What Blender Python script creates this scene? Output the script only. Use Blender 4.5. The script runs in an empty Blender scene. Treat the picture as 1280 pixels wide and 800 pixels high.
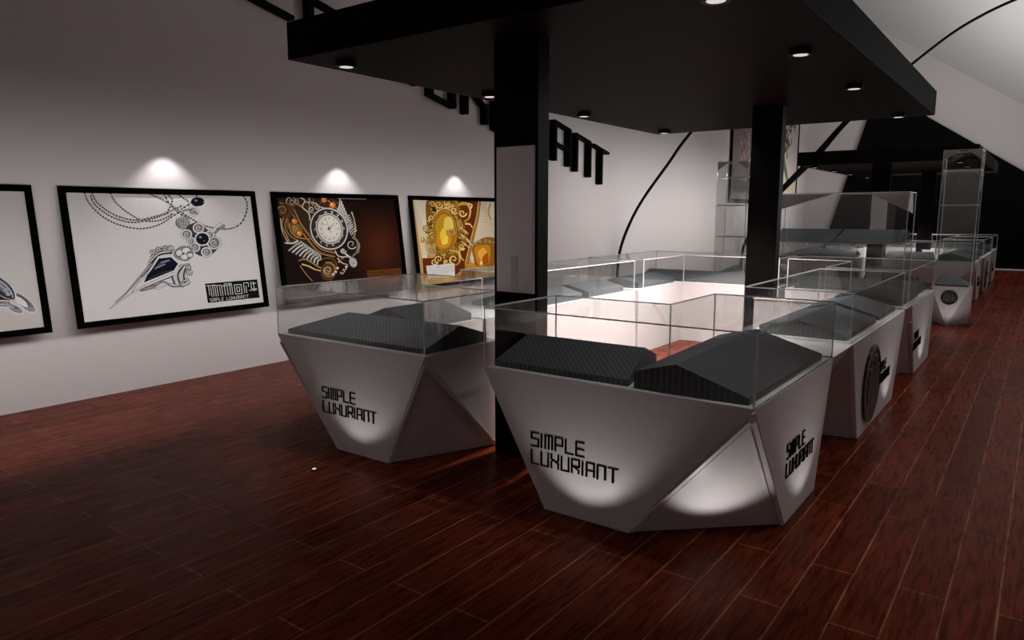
import bpy, bmesh, math, random
from mathutils import Vector, Matrix
random.seed(7)
SC = bpy.context.scene
COL = SC.collection
V = Vector

# ------------------------------------------------------------ camera
F_PX, HOR, VPX, EYE = 900.0, 267.0, 1312.0, 1.70
pitch = math.atan((400 - HOR) / F_PX)
yaw = math.atan((VPX - 640) / (F_PX / math.cos(pitch)))
cam = bpy.data.cameras.new('camera')
camo = bpy.data.objects.new('camera', cam)
COL.objects.link(camo)
cam.sensor_width = 36.0
cam.lens = 36.0 * F_PX / 1280.0
cam.clip_end = 200
camo.location = (0, 0, EYE)
camo.rotation_euler = (math.pi / 2 - pitch, 0, yaw)
SC.camera = camo

# ------------------------------------------------------------ view, world
SC.view_settings.view_transform = 'Standard'
SC.view_settings.look = 'None'
SC.view_settings.gamma = 1.0
SC.view_settings.use_curve_mapping = False
SC.view_settings.exposure = 0.0
SC.cycles.max_bounces = 10
SC.cycles.transparent_max_bounces = 40
SC.cycles.glossy_bounces = 4
SC.cycles.use_denoising = True
W = bpy.data.worlds.new('world')
SC.world = W
W.use_nodes = True
W.node_tree.nodes['Background'].inputs[0].default_value = (0.95, 0.9, 0.88, 1)
W.node_tree.nodes['Background'].inputs[1].default_value = 0.004

def area(name, loc, target, size, power, col=(1, .965, .95), size_y=None, spread=180):
    l = bpy.data.lights.new(name, 'AREA')
    l.shape = 'RECTANGLE'; l.size = size; l.size_y = size_y or size
    l.energy = power; l.color = col; l.spread = math.radians(spread)
    o = bpy.data.objects.new(name, l); COL.objects.link(o)
    o.location = loc
    o.rotation_euler = (V(target) - V(loc)).to_track_quat('-Z', 'Y').to_euler()
    return o

def spot(name, loc, target, power, angle, blend=.6, radius=.03, col=(1, .965, .95)):
    l = bpy.data.lights.new(name, 'SPOT')
    l.energy = power; l.spot_size = math.radians(angle); l.spot_blend = blend
    l.shadow_soft_size = radius; l.color = col
    o = bpy.data.objects.new(name, l); COL.objects.link(o)
    o.location = loc
    o.rotation_euler = (V(target) - V(loc)).to_track_quat('-Z', 'Y').to_euler()
    return o

# added soft fill lights, no fixtures: picture wall, unseen walls, far hall, ceiling, floor
def wash(name, x, y, z, tz, ly, power, lx=.3):
    return area(name, (x, y, z), (WX_, y, tz), ly, power, size_y=lx, spread=130)
WX_ = -7.03
wash('wall_fill', -5.1, 4.4, 1.55, .55, 9.5, 52)
wash('wall_fill_far', -4.9, 14.6, 2.5, .9, 8.0, 70)
wash('wall_fill_end', -4.9, 22.6, 2.8, 1.6, 6.0, 55)
area('fill_front', (0, -4.2, 3.6), (0, -7, 1.6), 11, 68, size_y=.5)  # added to light the unseen front wall mirrored in the glass
area('fill_right', (6.4, 8, 3.8), (9, 8, 1.6), 22, 105, size_y=.5)  # added likewise for the unseen right wall
area('end_wall_fill', (-2.2, 21.0, 3.6), (-2.4, 26.6, 6.4), 3.0, 190, col=(1, .985, .975))  # added to brighten the end wall
area('ceiling_fill', (3.5, 15.0, 3.2), (-.5, 14.0, 9.5), 3.0, 260, col=(.97, 1, .99), size_y=6)  # added to brighten the sloping ceiling
for x_ in (-4.4, -2.8, -1.2):
    spot('far_hall_fill', (x_, 13.1, 4.3), (x_, 13.1, 0), 130, 62, .8, .15)  # added fill over the vitrine and towers
spot('aisle_light', (1.2, 1.6, 4.4), (1.1, 1.6, 0), 90, 66, 1.0, .25)
spot('aisle_light', (1.0, 4.4, 4.4), (.9, 4.4, 0), 190, 70, 1.0, .25)
for y_, p_ in ((7.6, 185), (11.2, 180), (15.5, 170), (20, 150), (24, 120)):
    spot('aisle_light', (.5, y_, 4.4), (.35, y_, 0), p_, 75, 1.0, .25)
spot('floor_fill', (-3.4, 1.2, 4.4), (-3.4, 1.3, 0), 50, 76, 1.0, .3)  # added fill from above on the left floor

# ------------------------------------------------------------ materials
def mat(name, col, rough=.5, metal=0., spec=.5, emit=None, estr=0., coat=0.):
    m = bpy.data.materials.new(name); m.use_nodes = True
    b = m.node_tree.nodes['Principled BSDF']
    b.inputs['Base Color'].default_value = (*col, 1)
    b.inputs['Roughness'].default_value = rough
    b.inputs['Metallic'].default_value = metal
    b.inputs['Specular IOR Level'].default_value = spec
    b.inputs['Coat Weight'].default_value = coat
    if emit:
        b.inputs['Emission Color'].default_value = (*emit, 1)
        b.inputs['Emission Strength'].default_value = estr
    return m

def nodes(m):
    return m.node_tree.nodes, m.node_tree.links, m.node_tree.nodes['Principled BSDF']

def noisy(m, scale, c1, c2, bump=0., detail=4, rscale=None):
    N, L, B = nodes(m)
    tc = N.new('ShaderNodeTexCoord')
    mp = N.new('ShaderNodeMapping'); L.new(tc.outputs['Object'], mp.inputs[0])
    if rscale: mp.inputs['Scale'].default_value = rscale
    n = N.new('ShaderNodeTexNoise'); n.inputs['Scale'].default_value = scale; n.inputs['Detail'].default_value = detail
    L.new(mp.outputs[0], n.inputs['Vector'])
    r = N.new('ShaderNodeValToRGB'); r.color_ramp.elements[0].position = .35; r.color_ramp.elements[1].position = .65
    r.color_ramp.elements[0].color = (*c1, 1); r.color_ramp.elements[1].color = (*c2, 1)
    L.new(n.outputs[0], r.inputs[0]); L.new(r.outputs[0], B.inputs['Base Color'])
    if bump:
        bn = N.new('ShaderNodeBump'); bn.inputs['Strength'].default_value = bump; bn.inputs['Distance'].default_value = .002
        L.new(n.outputs[0], bn.inputs['Height']); L.new(bn.outputs[0], B.inputs['Normal'])
    return m

M = {}
M['wall'] = noisy(mat('wall_paint', (.6, .565, .56), .85, spec=.2), 90, (.59, .552, .548), (.62, .582, .578), .15)
M['wall_end'] = noisy(mat('end_wall_paint', (.6, .565, .56), .9, spec=.2), 40, (.5, .465, .46), (.52, .485, .48), .1)
M['ceiling'] = noisy(mat('ceiling_paint', (.62, .62, .61), .9, spec=.2), 30, (.6, .6, .6), (.63, .63, .62), .05)
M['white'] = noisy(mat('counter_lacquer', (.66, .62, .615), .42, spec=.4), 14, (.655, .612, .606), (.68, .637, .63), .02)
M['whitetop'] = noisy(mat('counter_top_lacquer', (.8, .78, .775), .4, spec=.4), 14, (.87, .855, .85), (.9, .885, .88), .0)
M['black'] = noisy(mat('black_lacquer', (.005, .0045, .0045), .4, spec=.06), 5, (.003, .0026, .0026), (.0042, .0038, .0036), .0)
M['canopy'] = noisy(mat('canopy_black', (.006, .005, .0045), .5, spec=.012), 3, (.006, .005, .0043), (.008, .0066, .0056), .0)
M['matte'] = noisy(mat('backdrop_black', (.003, .003, .003), .9, spec=.05), 3, (.002, .002, .002), (.0035, .003, .003), .0)
M['letter'] = noisy(mat('lettering_black', (.01, .009, .009), .6, spec=.04), 20, (.002, .0018, .0018), (.0034, .003, .003), .0)
M['frame'] = noisy(mat('frame_black', (.004, .004, .004), .7, spec=.0), 30, (.0012, .0012, .0012), (.002, .002, .002), .0)
M['chrome'] = noisy(mat('dark_chrome', (.1, .1, .1), .35, metal=.4), 20, (.2, .197, .196), (.24, .236, .234), .0)
M['logoback'] = noisy(mat('emblem_gloss_black', (.012, .012, .012), .18, spec=.6), 10, (.01, .01, .01), (.014, .014, .014), .0)
M['panelgrey'] = noisy(mat('panel_grey_satin', (.36, .34, .34), .3, metal=.75), 6, (.93, .87, .865), (.95, .89, .885), .0)
M['plate'] = noisy(mat('strip_pale', (.9, .95, .95), .25, metal=.3), 6, (.93, .97, .97), (.95, .99, .99), .0)
M['lens'] = mat('lamp_lens', (.9, .9, .9), .3, emit=(1, .97, .94), estr=.55)

# quilted dark grey pad fabric (carbon weave look)
m = mat('pad_weave', (.05, .055, .058), .55, spec=.35)
N, L, B = nodes(m)
tc = N.new('ShaderNodeTexCoord')
mp = N.new('ShaderNodeMapping'); L.new(tc.outputs['Object'], mp.inputs[0])
mp.inputs['Rotation'].default_value = (0, 0, math.radians(45))
w1 = N.new('ShaderNodeTexWave'); w1.bands_direction = 'X'; w1.inputs['Scale'].default_value = 13; w1.inputs['Distortion'].default_value = .0
w2 = N.new('ShaderNodeTexWave'); w2.bands_direction = 'Y'; w2.inputs['Scale'].default_value = 13; w2.inputs['Distortion'].default_value = .0
L.new(mp.outputs[0], w1.inputs[0]); L.new(mp.outputs[0], w2.inputs[0])
mx = N.new('ShaderNodeMath'); mx.operation = 'MULTIPLY'
L.new(w1.outputs['Fac'], mx.inputs[0]); L.new(w2.outputs['Fac'], mx.inputs[1])
r = N.new('ShaderNodeValToRGB'); r.color_ramp.elements[0].color = (.065, .073, .08, 1); r.color_ramp.elements[1].color = (.165, .183, .2, 1)
L.new(mx.outputs[0], r.inputs[0]); L.new(r.outputs[0], B.inputs['Base Color'])
bn = N.new('ShaderNodeBump'); bn.inputs['Strength'].default_value = .5; bn.inputs['Distance'].default_value = .006
L.new(mx.outputs[0], bn.inputs['Height']); L.new(bn.outputs[0], B.inputs['Normal'])
M['pad'] = m

# glass: clear pane with fresnel reflection and a faint grey tint
def glass(name, tint, refl=1.0):
    m = bpy.data.materials.new(name); m.use_nodes = True
    N, L = m.node_tree.nodes, m.node_tree.links
    for n in list(N): N.remove(n)
    out = N.new('ShaderNodeOutputMaterial'); mix = N.new('ShaderNodeMixShader')
    t = N.new('ShaderNodeBsdfTransparent'); t.inputs[0].default_value = (*tint, 1)
    g = N.new('ShaderNodeBsdfGlossy'); g.inputs['Roughness'].default_value = .015; g.inputs['Color'].default_value = (refl, refl, refl, 1)
    fr = N.new('ShaderNodeFresnel')
    ge = N.new('ShaderNodeNewGeometry'); mr = N.new('ShaderNodeMapRange')   # same mirror share on both sides of a pane
    mr.inputs[3].default_value = 1.42; mr.inputs[4].default_value = 1 / 1.42
    L.new(ge.outputs['Backfacing'], mr.inputs[0]); L.new(mr.outputs[0], fr.inputs[0])
    ma = N.new('ShaderNodeMath'); ma.operation = 'MULTIPLY_ADD'; ma.inputs[1].default_value = .2; ma.inputs[2].default_value = .035; ma.use_clamp = True
    L.new(fr.outputs[0], ma.inputs[0]); L.new(ma.outputs[0], mix.inputs[0]); L.new(t.outputs[0], mix.inputs[1]); L.new(g.outputs[0], mix.inputs[2])
    L.new(mix.outputs[0], out.inputs[0])
    return m
M['glass'] = glass('clear_glass', (.93, .935, .93))
M['glassedge'] = mat('polished_glass_edge', (.85, .87, .86), .4, spec=.6)
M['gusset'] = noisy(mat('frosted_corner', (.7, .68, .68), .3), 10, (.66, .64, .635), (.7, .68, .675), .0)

# floor: reddish brown planks running along the picture wall
m = mat('floor_planks', (.05, .012, .008), .22, spec=.025)
m.node_tree.nodes['Principled BSDF'].inputs['Specular Tint'].default_value = (1, .5, .38, 1)
N, L, B = nodes(m)
tc = N.new('ShaderNodeTexCoord')
mp = N.new('ShaderNodeMapping'); mp.inputs['Rotation'].default_value = (0, 0, math.radians(90)); mp.inputs['Location'].default_value = (.35, .03, 0)
L.new(tc.outputs['Object'], mp.inputs[0])
def brick(c1, c2, mortar, msize):
    b = N.new('ShaderNodeTexBrick')
    b.inputs['Scale'].default_value = 1.0
    b.inputs['Brick Width'].default_value = 1.35; b.inputs['Row Height'].default_value = .19
    b.inputs['Mortar Size'].default_value = msize; b.inputs['Mortar Smooth'].default_value = .1
    b.inputs['Color1'].default_value = (*c1, 1); b.inputs['Color2'].default_value = (*c2, 1); b.inputs['Mortar'].default_value = (*mortar, 1)
    b.offset = .37; b.offset_frequency = 2; b.squash = 1
    L.new(mp.outputs[0], b.inputs['Vector'])
    return b
b1 = brick((.125, .02, .0085), (.19, .034, .0145), (.36, .15, .09), .0045)
b1.inputs['Bias'].default_value = 0
# grain streaks
mg = N.new('ShaderNodeMapping'); mg.inputs['Scale'].default_value = (42, 3.8, 1); L.new(tc.outputs['Object'], mg.inputs[0])
ng = N.new('ShaderNodeTexNoise'); ng.inputs['Scale'].default_value = 1.0; ng.inputs['Detail'].default_value = 7; ng.inputs['Roughness'].default_value = .62
ng.inputs['Distortion'].default_value = .8
L.new(mg.outputs[0], ng.inputs['Vector'])
rg = N.new('ShaderNodeValToRGB'); rg.color_ramp.elements[0].position = .36; rg.color_ramp.elements[1].position = .62
rg.color_ramp.elements[0].color = (.42, .37, .37, 1); rg.color_ramp.elements[1].color = (1.1, 1.1, 1.08, 1)
L.new(ng.outputs[0], rg.inputs[0])
mul = N.new('ShaderNodeMix'); mul.data_type = 'RGBA'; mul.blend_type = 'MULTIPLY'; mul.inputs[0].default_value = 1
L.new(b1.outputs['Color'], mul.inputs[6]); L.new(rg.outputs[0], mul.inputs[7])
L.new(mul.outputs[2], B.inputs['Base Color'])
bn = N.new('ShaderNodeBump'); bn.inputs['Strength'].default_value = .10; bn.inputs['Distance'].default_value = .004
L.new(ng.outputs[0], bn.inputs['Height'])
bn2 = N.new('ShaderNodeBump'); bn2.inputs['Strength'].default_value = .6; bn2.inputs['Distance'].default_value = .003; bn2.invert = True
L.new(b1.outputs['Fac'], bn2.inputs['Height']); L.new(bn.outputs[0], bn2.inputs['Normal'])
L.new(bn2.outputs[0], B.inputs['Normal'])
rr = N.new('ShaderNodeMapRange'); rr.inputs[3].default_value = .2; rr.inputs[4].default_value = .36
L.new(ng.outputs[0], rr.inputs[0]); L.new(rr.outputs[0], B.inputs['Roughness'])
M['floor'] = m

_flat = {}
def flat(c, rough=.55):
    k = (tuple(round(x, 4) for x in c), rough)
    if k not in _flat:
        _flat[k] = noisy(mat('print_ink', c, .7, spec=.06), 25, tuple(x * .985 for x in c), tuple(min(1, x * 1.015) for x in c), .0)
    return _flat[k]

# ------------------------------------------------------------ mesh helpers
def link(name, verts, faces, mats, parent=None, fmat=None, smooth=False):
    me = bpy.data.meshes.new(name)
    me.from_pydata([tuple(v) for v in verts], [], faces)
    if not isinstance(mats, (list, tuple)): mats = [mats]
    for q in mats: me.materials.append(q)
    if fmat: me.polygons.foreach_set('material_index', fmat)
    if smooth:
        me.polygons.foreach_set('use_smooth', [True] * len(me.polygons))
    me.update()
    o = bpy.data.objects.new(name, me); COL.objects.link(o)
    if parent: o.parent = parent
    return o

def fixn(o):
    bm = bmesh.new(); bm.from_mesh(o.data)
    bmesh.ops.recalc_face_normals(bm, faces=bm.faces[:]); bm.to_mesh(o.data); bm.free()
    return o

class MB:
    """collects shapes for ONE mesh"""
    def __init__(s): s.v = []; s.f = []; s.m = []
    def add(s, vs, fs, mi=0):
        n = len(s.v); s.v += [tuple(v) for v in vs]; s.f += [tuple(n + i for i in f) for f in fs]
        s.m += [mi] * len(fs) if isinstance(mi, int) else list(mi)
    def box(s, a, b, mi=0):
        x0, y0, z0 = a; x1, y1, z1 = b
        vs = [(x0, y0, z0), (x1, y0, z0), (x1, y1, z0), (x0, y1, z0), (x0, y0, z1), (x1, y0, z1), (x1, y1, z1), (x0, y1, z1)]
        s.add(vs, [(0, 3, 2, 1), (4, 5, 6, 7), (0, 1, 5, 4), (1, 2, 6, 5), (2, 3, 7, 6), (3, 0, 4, 7)], mi)
    def obox(s, o, u, v, w, mi=0):
        o, u, v, w = V(o), V(u), V(v), V(w)
        vs = [o, o + u, o + u + v, o + v, o + w, o + u + w, o + u + v + w, o + v + w]
        s.add(vs, [(0, 3, 2, 1), (4, 5, 6, 7), (0, 1, 5, 4), (1, 2, 6, 5), (2, 3, 7, 6), (3, 0, 4, 7)], mi)
    def prism(s, poly, z0, z1, mi=0):
        n = len(poly)
        vs = [(p[0], p[1], z0) for p in poly] + [(p[0], p[1], z1) for p in poly]
        s.add(vs, [tuple(reversed(range(n))), tuple(range(n, 2 * n))] + [(i, (i + 1) % n, n + (i + 1) % n, n + i) for i in range(n)], mi)
    def lathe(s, c, prof, n=28, mi=0):
        for k, (r, z) in enumerate(prof):
            s.v += [(c[0] + r * math.cos(2 * math.pi * i / n), c[1] + r * math.sin(2 * math.pi * i / n), c[2] + z) for i in range(n)]
        b = len(s.v) - n * len(prof)
        for k in range(len(prof) - 1):
            for i in range(n):
                j = (i + 1) % n
                s.f.append((b + k * n + i, b + k * n + j, b + (k + 1) * n + j, b + (k + 1) * n + i)); s.m.append(mi)
        s.f.append(tuple(b + i for i in reversed(range(n)))); s.m.append(mi)
        s.f.append(tuple(b + (len(prof) - 1) * n + i for i in range(n))); s.m.append(mi)
    def build(s, name, mats, parent=None, smooth=False, fix=True, bevel=0):
        o = link(name, s.v, s.f, mats, parent, s.m, smooth)
        if fix: fixn(o)
        if bevel:
            b = o.modifiers.new('bevel', 'BEVEL'); b.width = bevel; b.segments = 2; b.limit_method = 'ANGLE'; b.angle_limit = math.radians(30)
        return o

def tag(o, label=None, cat=None, group=None, kind=None):
    if label: o['label'] = label
    if cat: o['category'] = cat
    if group: o['group'] = group
    if kind: o['kind'] = kind
    return o

def empty(name, loc, label, cat, group=None):
    o = bpy.data.objects.new(name, None); COL.objects.link(o); o.location = loc
    o.empty_display_size = .1
    return tag(o, label, cat, group)

def children(o): return [c for c in bpy.data.objects if c.parent == o]
def copy_tree(o, parent=None, off=None):
    c = o.copy(); COL.objects.link(c)
    if parent: c.parent = parent
    for ch in children(o): copy_tree(ch, c)
    if off: c.location = V(o.location) + V(off)
    return c
def local(vs, o): return [V(v) - V(o) for v in vs]

# ------------------------------------------------------------ the setting
WX, EY = -7.03, 26.9
def struct(o): o['kind'] = 'structure'; return o
b = MB(); b.box((WX - .2, -7, -.12), (9, EY + .3, 0)); struct(b.build('floor', M['floor']))
def cz(x, y):    # underside of the sloping ceiling above the far hall
    return 4.9 - .675 * (min(x, .5) + .9) + .42 * (EY - y)
wl = [(WX, -7, 0), (WX, EY, 0), (WX, EY, cz(WX, EY)), (WX, -7, cz(WX, -7))]
wl2 = [(x - .15, y, z) for x, y, z in wl]
struct(fixn(link('wall_left', wl + wl2, [(0, 1, 2, 3), (4, 7, 6, 5), (0, 4, 5, 1), (1, 5, 6, 2), (2, 6, 7, 3), (3, 7, 4, 0)], M['wall'])))
we = [(WX, EY, 0), (9, EY, 0), (9, EY, cz(.5, EY)), (.5, EY, cz(.5, EY)), (WX, EY, cz(WX, EY))]
b = MB(); b.box((WX, -7.15, 0), (9, -7, 6)); struct(b.build('wall_front', M['wall']))
b = MB(); b.box((9, -7, 0), (9.15, 26.9, 6)); struct(b.build('wall_right', M['wall']))
we2 = [(x, y + .15, z) for x, y, z in we]
struct(fixn(link('wall_back', we + we2, [(0, 1, 2, 3, 4), (9, 8, 7, 6, 5)] + [(i, (i + 1) % 5, 5 + (i + 1) % 5, 5 + i) for i in range(5)], M['wall_end'])))
cl = []
for y in (EY + .15, 3.0):
    for x in (WX - .15, .5, 9): cl.append((x, y, cz(x, y)))
cl2 = [(x, y, z + .15) for x, y, z in cl]
struct(fixn(link('ceiling', cl + cl2, [(0, 1, 4, 3), (1, 2, 5, 4), (6, 9, 10, 7), (7, 10, 11, 8), (0, 3, 9, 6), (2, 8, 11, 5), (0, 6, 7, 1), (1, 7, 8, 2), (3, 4, 10, 9), (4, 5, 11, 10)], M['ceiling'])))

# black angular backdrop in front of the end wall
BY = 26.6
prof = [(-6.37, 0), (-5.122, 4.70), (-4.88, 5.72), (-3.348, 4.718), (-.722, 2.947), (3.4, .17), (3.6, 0)]
vs = [(x, BY, z) for x, z in prof] + [(x, BY + .12, z) for x, z in prof]
n = len(prof)
bd = fixn(link('backdrop', vs, [tuple(range(n)), tuple(reversed(range(n, 2 * n)))] + [(i, (i + 1) % n, n + (i + 1) % n, n + i) for i in range(n)], M['matte']))
tag(bd, 'huge matt black angular backdrop standing before the far end wall', 'backdrop')
b = MB(); b.box((-6.3, BY - .06, 0), (3.4, BY - .004, .035)); struct(b.build('baseboard_back', M['whitetop']))

# arched black ribs crossing the hall
def rib(Y, pts, label, wf=lambda p: (.03, .03)):
    # smooth curve through the points, box section
    out = []
    P_ = [V((x, Y, z)) for x, z in pts]
    Q = [P_[0] * 2 - P_[1]] + P_ + [P_[-1] * 2 - P_[-2]]
    for i in range(1, len(Q) - 2):
        for t in [k / 6 for k in range(6)]:
            a, b_, c, d = Q[i - 1], Q[i], Q[i + 1], Q[i + 2]
            out.append(.5 * ((2 * b_) + (c - a) * t + (2 * a - 5 * b_ + 4 * c - d) * t * t + (3 * b_ - a - 3 * c + d) * t ** 3))
    out.append(P_[-1])
    m_ = MB(); vs = []; fs = []
    for i, p in enumerate(out):
        d = (out[min(i + 1, len(out) - 1)] - out[max(i - 1, 0)]).normalized()
        nrm = V((0, 1, 0)).cross(d)
        w, h = wf(p)
        for sx, sy in ((-1, -1), (1, -1), (1, 1), (-1, 1)): vs.append(p + nrm * w * sx * .6 + V((0, 1, 0)) * h * sy)
        if i:
            k = 4 * i
            for j in range(4): fs.append((k - 4 + j, k - 4 + (j + 1) % 4, k + (j + 1) % 4, k + j))
    fs.append((0, 1, 2, 3)); fs.append(tuple(len(vs) - 4 + j for j in range(4)))
    m_.add(vs, fs)
    o = m_.build('arched_rib', M['black']); tag(o, label, 'arch rib')
    return o
left1 = [(-6.96, 0.02), (-6.95, .45), (-6.9, .95), (-6.72, 1.45), (-6.42, 1.98), (-5.916, 2.633), (-5.534, 3.127), (-4.7, 3.95), (-3.4, 4.9), (-1.8, 5.7), (-.2, 6.1)]
right1 = [(-.4 - x, z) for x, z in reversed(left1[:-1])]
rib(13.0, left1 + right1, 'thin black arched rib springing from the picture wall beyond the first showcases')
left2 = [(-6.95, .02), (-6.94, .5), (-6.849, .9), (-6.5, 1.55), (-5.972, 2.283), (-5.1, 3.204), (-4.453, 3.98), (-3.7, 4.72), (-3.001, 5.291), (-2.06, 5.988), (-1.052, 6.442), (-.1, 6.62)]
right2 = [(-.2 - x, z) for x, z in reversed(left2[:-1])]
rib(20.4, left2 + right2, 'black arched rib passing behind the far canopy and rising to the upper right', lambda p: (.035 + .1 * max(0, 1 - abs(p.z - 3.0) / 2.4), .05))

# ------------------------------------------------------------ stroke lettering
GL = {  # width, strokes (x0,y0,x1,y1), y up 0..1, x 0..1 of the letter width
 'S': (1, [(0, 1, 1, 1), (0, 1, 0, .55), (0, .55, 1, .55), (1, .55, 1, 0), (0, 0, 1, 0)]),
 'I': (.1, [(0, 0, 0, 1)]),
 'M': (1, [(0, 0, 0, 1), (0, 1, 1, 1), (.5, 0, .5, 1), (1, 0, 1, 1)]),
 'P': (1, [(0, 0, 0, 1), (0, 1, 1, 1), (1, 1, 1, .42), (0, .42, 1, .42)]),
 'L': (1, [(0, 0, 0, 1), (0, 0, 1, 0)]),
 'E': (1, [(0, 0, 0, 1), (0, 0, 1, 0), (0, .5, 1, .5), (0, 1, 1, 1)]),
 'U': (1, [(0, 0, 0, 1), (0, 0, 1, 0), (1, 0, 1, 1)]),
 'X': (1, [(0, 0, 0, .42), (0, .7, 0, 1), (0, .72, 1, .32), (1, 0, 1, .42), (1, .62, 1, 1), (0, .42, .35, .6), (.65, .46, 1, .62)]),
 'R': (1, [(0, 0, 0, 1), (0, 1, 1, 1), (1, 1, 1, .5), (0, .5, 1, .5), (.25, .5, .95, .22), (.95, .22, .95, 0)]),
 'A': (1, [(0, 0, 0, 1), (0, 1, 1, 1), (1, 1, 1, 0), (0, .45, 1, .45)]),
 'N': (1, [(0, 0, 0, 1), (0, 1, 1, 1), (1, 1, 1, 0)]),
 'T': (1.1, [(0, 1, 1, 1), (.5, 0, .5, 1)]),
}
def strokes(mb, ch, o, u, v, n_, w, h, sw, depth, thin=.6):
    """one letter from bars; o lower left, u/v/n_ directions, w width, h height, sw stem width"""
    gw, st = GL[ch]
    for x0, y0, x1, y1 in st:
        p0 = V(o) + V(u) * (x0 * w * gw) + V(v) * (y0 * h); p1 = V(o) + V(u) * (x1 * w * gw) + V(v) * (y1 * h)
        vert = abs(x1 - x0) < 1e-6
        t = sw if vert else sw * thin
        if vert:
            p0 = p0 - V(u) * t / 2
            mb.obox(p0 - V(v) * sw * .2, V(u) * t, p1 - p0 - V(u) * t / 2 + V(v) * sw * .4, V(n_) * depth)
        else:
            mb.obox(p0 - V(v) * t / 2 - V(u) * sw * .5, p1 - p0 + V(u) * sw, V(v) * t, V(n_) * depth * .97)
    return w * gw
def text(mb, s, o, u, v, n_, w, h, sw, depth, gap):
    x = 0
    for ch in s:
        if ch == ' ': x += w * .6; continue
        x += strokes(mb, ch, V(o) + V(u) * x, u, v, n_, w, h, sw, depth) + gap

# big letters on the picture wall, stepping down towards the far end
letters = [('L', 4.80, 'of SIMPLE, cut by the upper edge'), ('E', 5.54, 'of SIMPLE, above the canopy corner'),
           ('L', 6.76, 'opening LUXURIANT, mostly behind the canopy'), ('U', 7.52, 'first in LUXURIANT, below the canopy edge'), ('X', 8.26, 'between the two letters U'),
           ('U', 8.96, 'second in LUXURIANT, behind the pillar'), ('R', 9.68, 'behind the front pillar'), ('I', 10.32, 'hidden by the pillar'),
           ('A', 10.62, 'just right of the front pillar'), ('N', 11.32, 'last but one'), ('T', 11.96, 'closing the wall sign')]
for ch, y, ex in letters:
    z = 3.29 - .222 * (y - 7.51) + (.02 if ch not in 'LE' else .06)
    mb = MB(); strokes(mb, ch, (0, 0, 0), (0, 1, -.222), (0, 0, 1), (1, 0, 0), .47 if ch != 'T' else .47, .64, .06, .13, .7)
    o = mb.build('wall_letter', M['letter']); o.location = (WX + .002, y, z)
    tag(o, 'raised black letter %s on the wall, %s' % (ch, ex), 'letter', 'raised letters of the wall sign')

# ------------------------------------------------------------ showcases
TOPZ, GZ = .79, 1.145
def glasscase(parent, poly, z0, z1, t=.008, name='glass_case', top=True, org=(0, 0, 0)):
    """open-bottomed case: one pane per side of the outline plus a top pane"""
    mb = MB(); n_ = len(poly)
    ar = sum(poly[i][0] * poly[(i + 1) % n_][1] - poly[(i + 1) % n_][0] * poly[i][1] for i in range(n_))
    if ar < 0: poly = list(reversed(poly))
    for i in range(n_):
        a, c = V((*poly[i], 0)), V((*poly[(i + 1) % n_], 0))
        d = (c - a); L_ = d.length; d.normalize()
        inn = V((-d.y, d.x, 0))
        o = a + V((0, 0, z0)) - V(org)
        # inner and outer faces glass, thin edges bright
        u, v, w = d * L_, inn * t, V((0, 0, z1 - z0))
        vs = [o, o + u, o + u + v, o + v, o + w, o + u + w, o + u + v + w, o + v + w]
        mb.add(vs, [(0, 3, 2, 1), (4, 5, 6, 7), (0, 1, 5, 4), (1, 2, 6, 5), (2, 3, 7, 6), (3, 0, 4, 7)], [1, 1, 0, 1, 0, 1])
    if top:
        nb = len(mb.v)
        ox, oy, oz = org
        pts = [(p[0] - ox, p[1] - oy) for p in poly]
        z1 -= oz
        mb.add([(x, y, z1) for x, y in pts] + [(x, y, z1 + t) for x, y in pts],
               [tuple(reversed(range(n_))), tuple(range(n_, 2 * n_))] + [(i, (i + 1) % n_, n_ + (i + 1) % n_, n_ + i) for i in range(n_)],
               [0, 0] + [1] * n_)
    return mb.build(name, [M['glass'], M['glassedge']], parent, fix=True)

def pad(poly4, ridge, z0=TOPZ, lo=.035, hi=.15, lo2=.06, label='', group='', cat='display pad', name='display_pad'):
    """wedge shaped pad: poly4 = A,B,C,D outline (AB low front, CD back), ridge = fraction of depth where it peaks, ends cut upright"""
    A, B_, C_, D = [V((*p, 0)) for p in poly4]
    E_ = A.lerp(D, ridge); F_ = B_.lerp(C_, ridge)
    org = (A + B_ + C_ + D) / 4; org.z = z0
    up = lambda p, h: (p.x - org.x, p.y - org.y, h)
    vs = [up(A, 0), up(B_, 0), up(C_, 0), up(D, 0), up(A, lo), up(B_, lo), up(C_, lo2), up(D, lo2), up(E_, hi), up(F_, hi), up(E_, 0), up(F_, 0)]
    fs = [(4, 5, 9, 8), (8, 9, 6, 7), (0, 1, 5, 4), (2, 3, 7, 6), (0, 4, 8, 10), (10, 8, 7, 3), (1, 11, 9, 5), (11, 2, 6, 9), (0, 10, 11, 1), (10, 3, 2, 11)]
    o = fixn(link(name, vs, fs, M['pad'])); o.location = org
    bv = o.modifiers.new('bevel', 'BEVEL'); bv.width = .004; bv.segments = 2
    return tag(o, label, cat, group)

def body(parent, top, bot, faces_side, inner_top, org):
    """counter carcass: top outline, bottom outline and the list of side faces given as indexes (t0.. then b0..)"""
    nt = len(top)
    vs = [(x - org[0], y - org[1], TOPZ - org[2]) for x, y in top] + [(x - org[0], y - org[1], .004) for x, y in bot]
    fs = [tuple(range(nt)), tuple(range(nt, nt + len(bot)))] + faces_side
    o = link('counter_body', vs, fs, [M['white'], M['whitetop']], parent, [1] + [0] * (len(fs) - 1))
    fixn(o)
    return o

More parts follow.
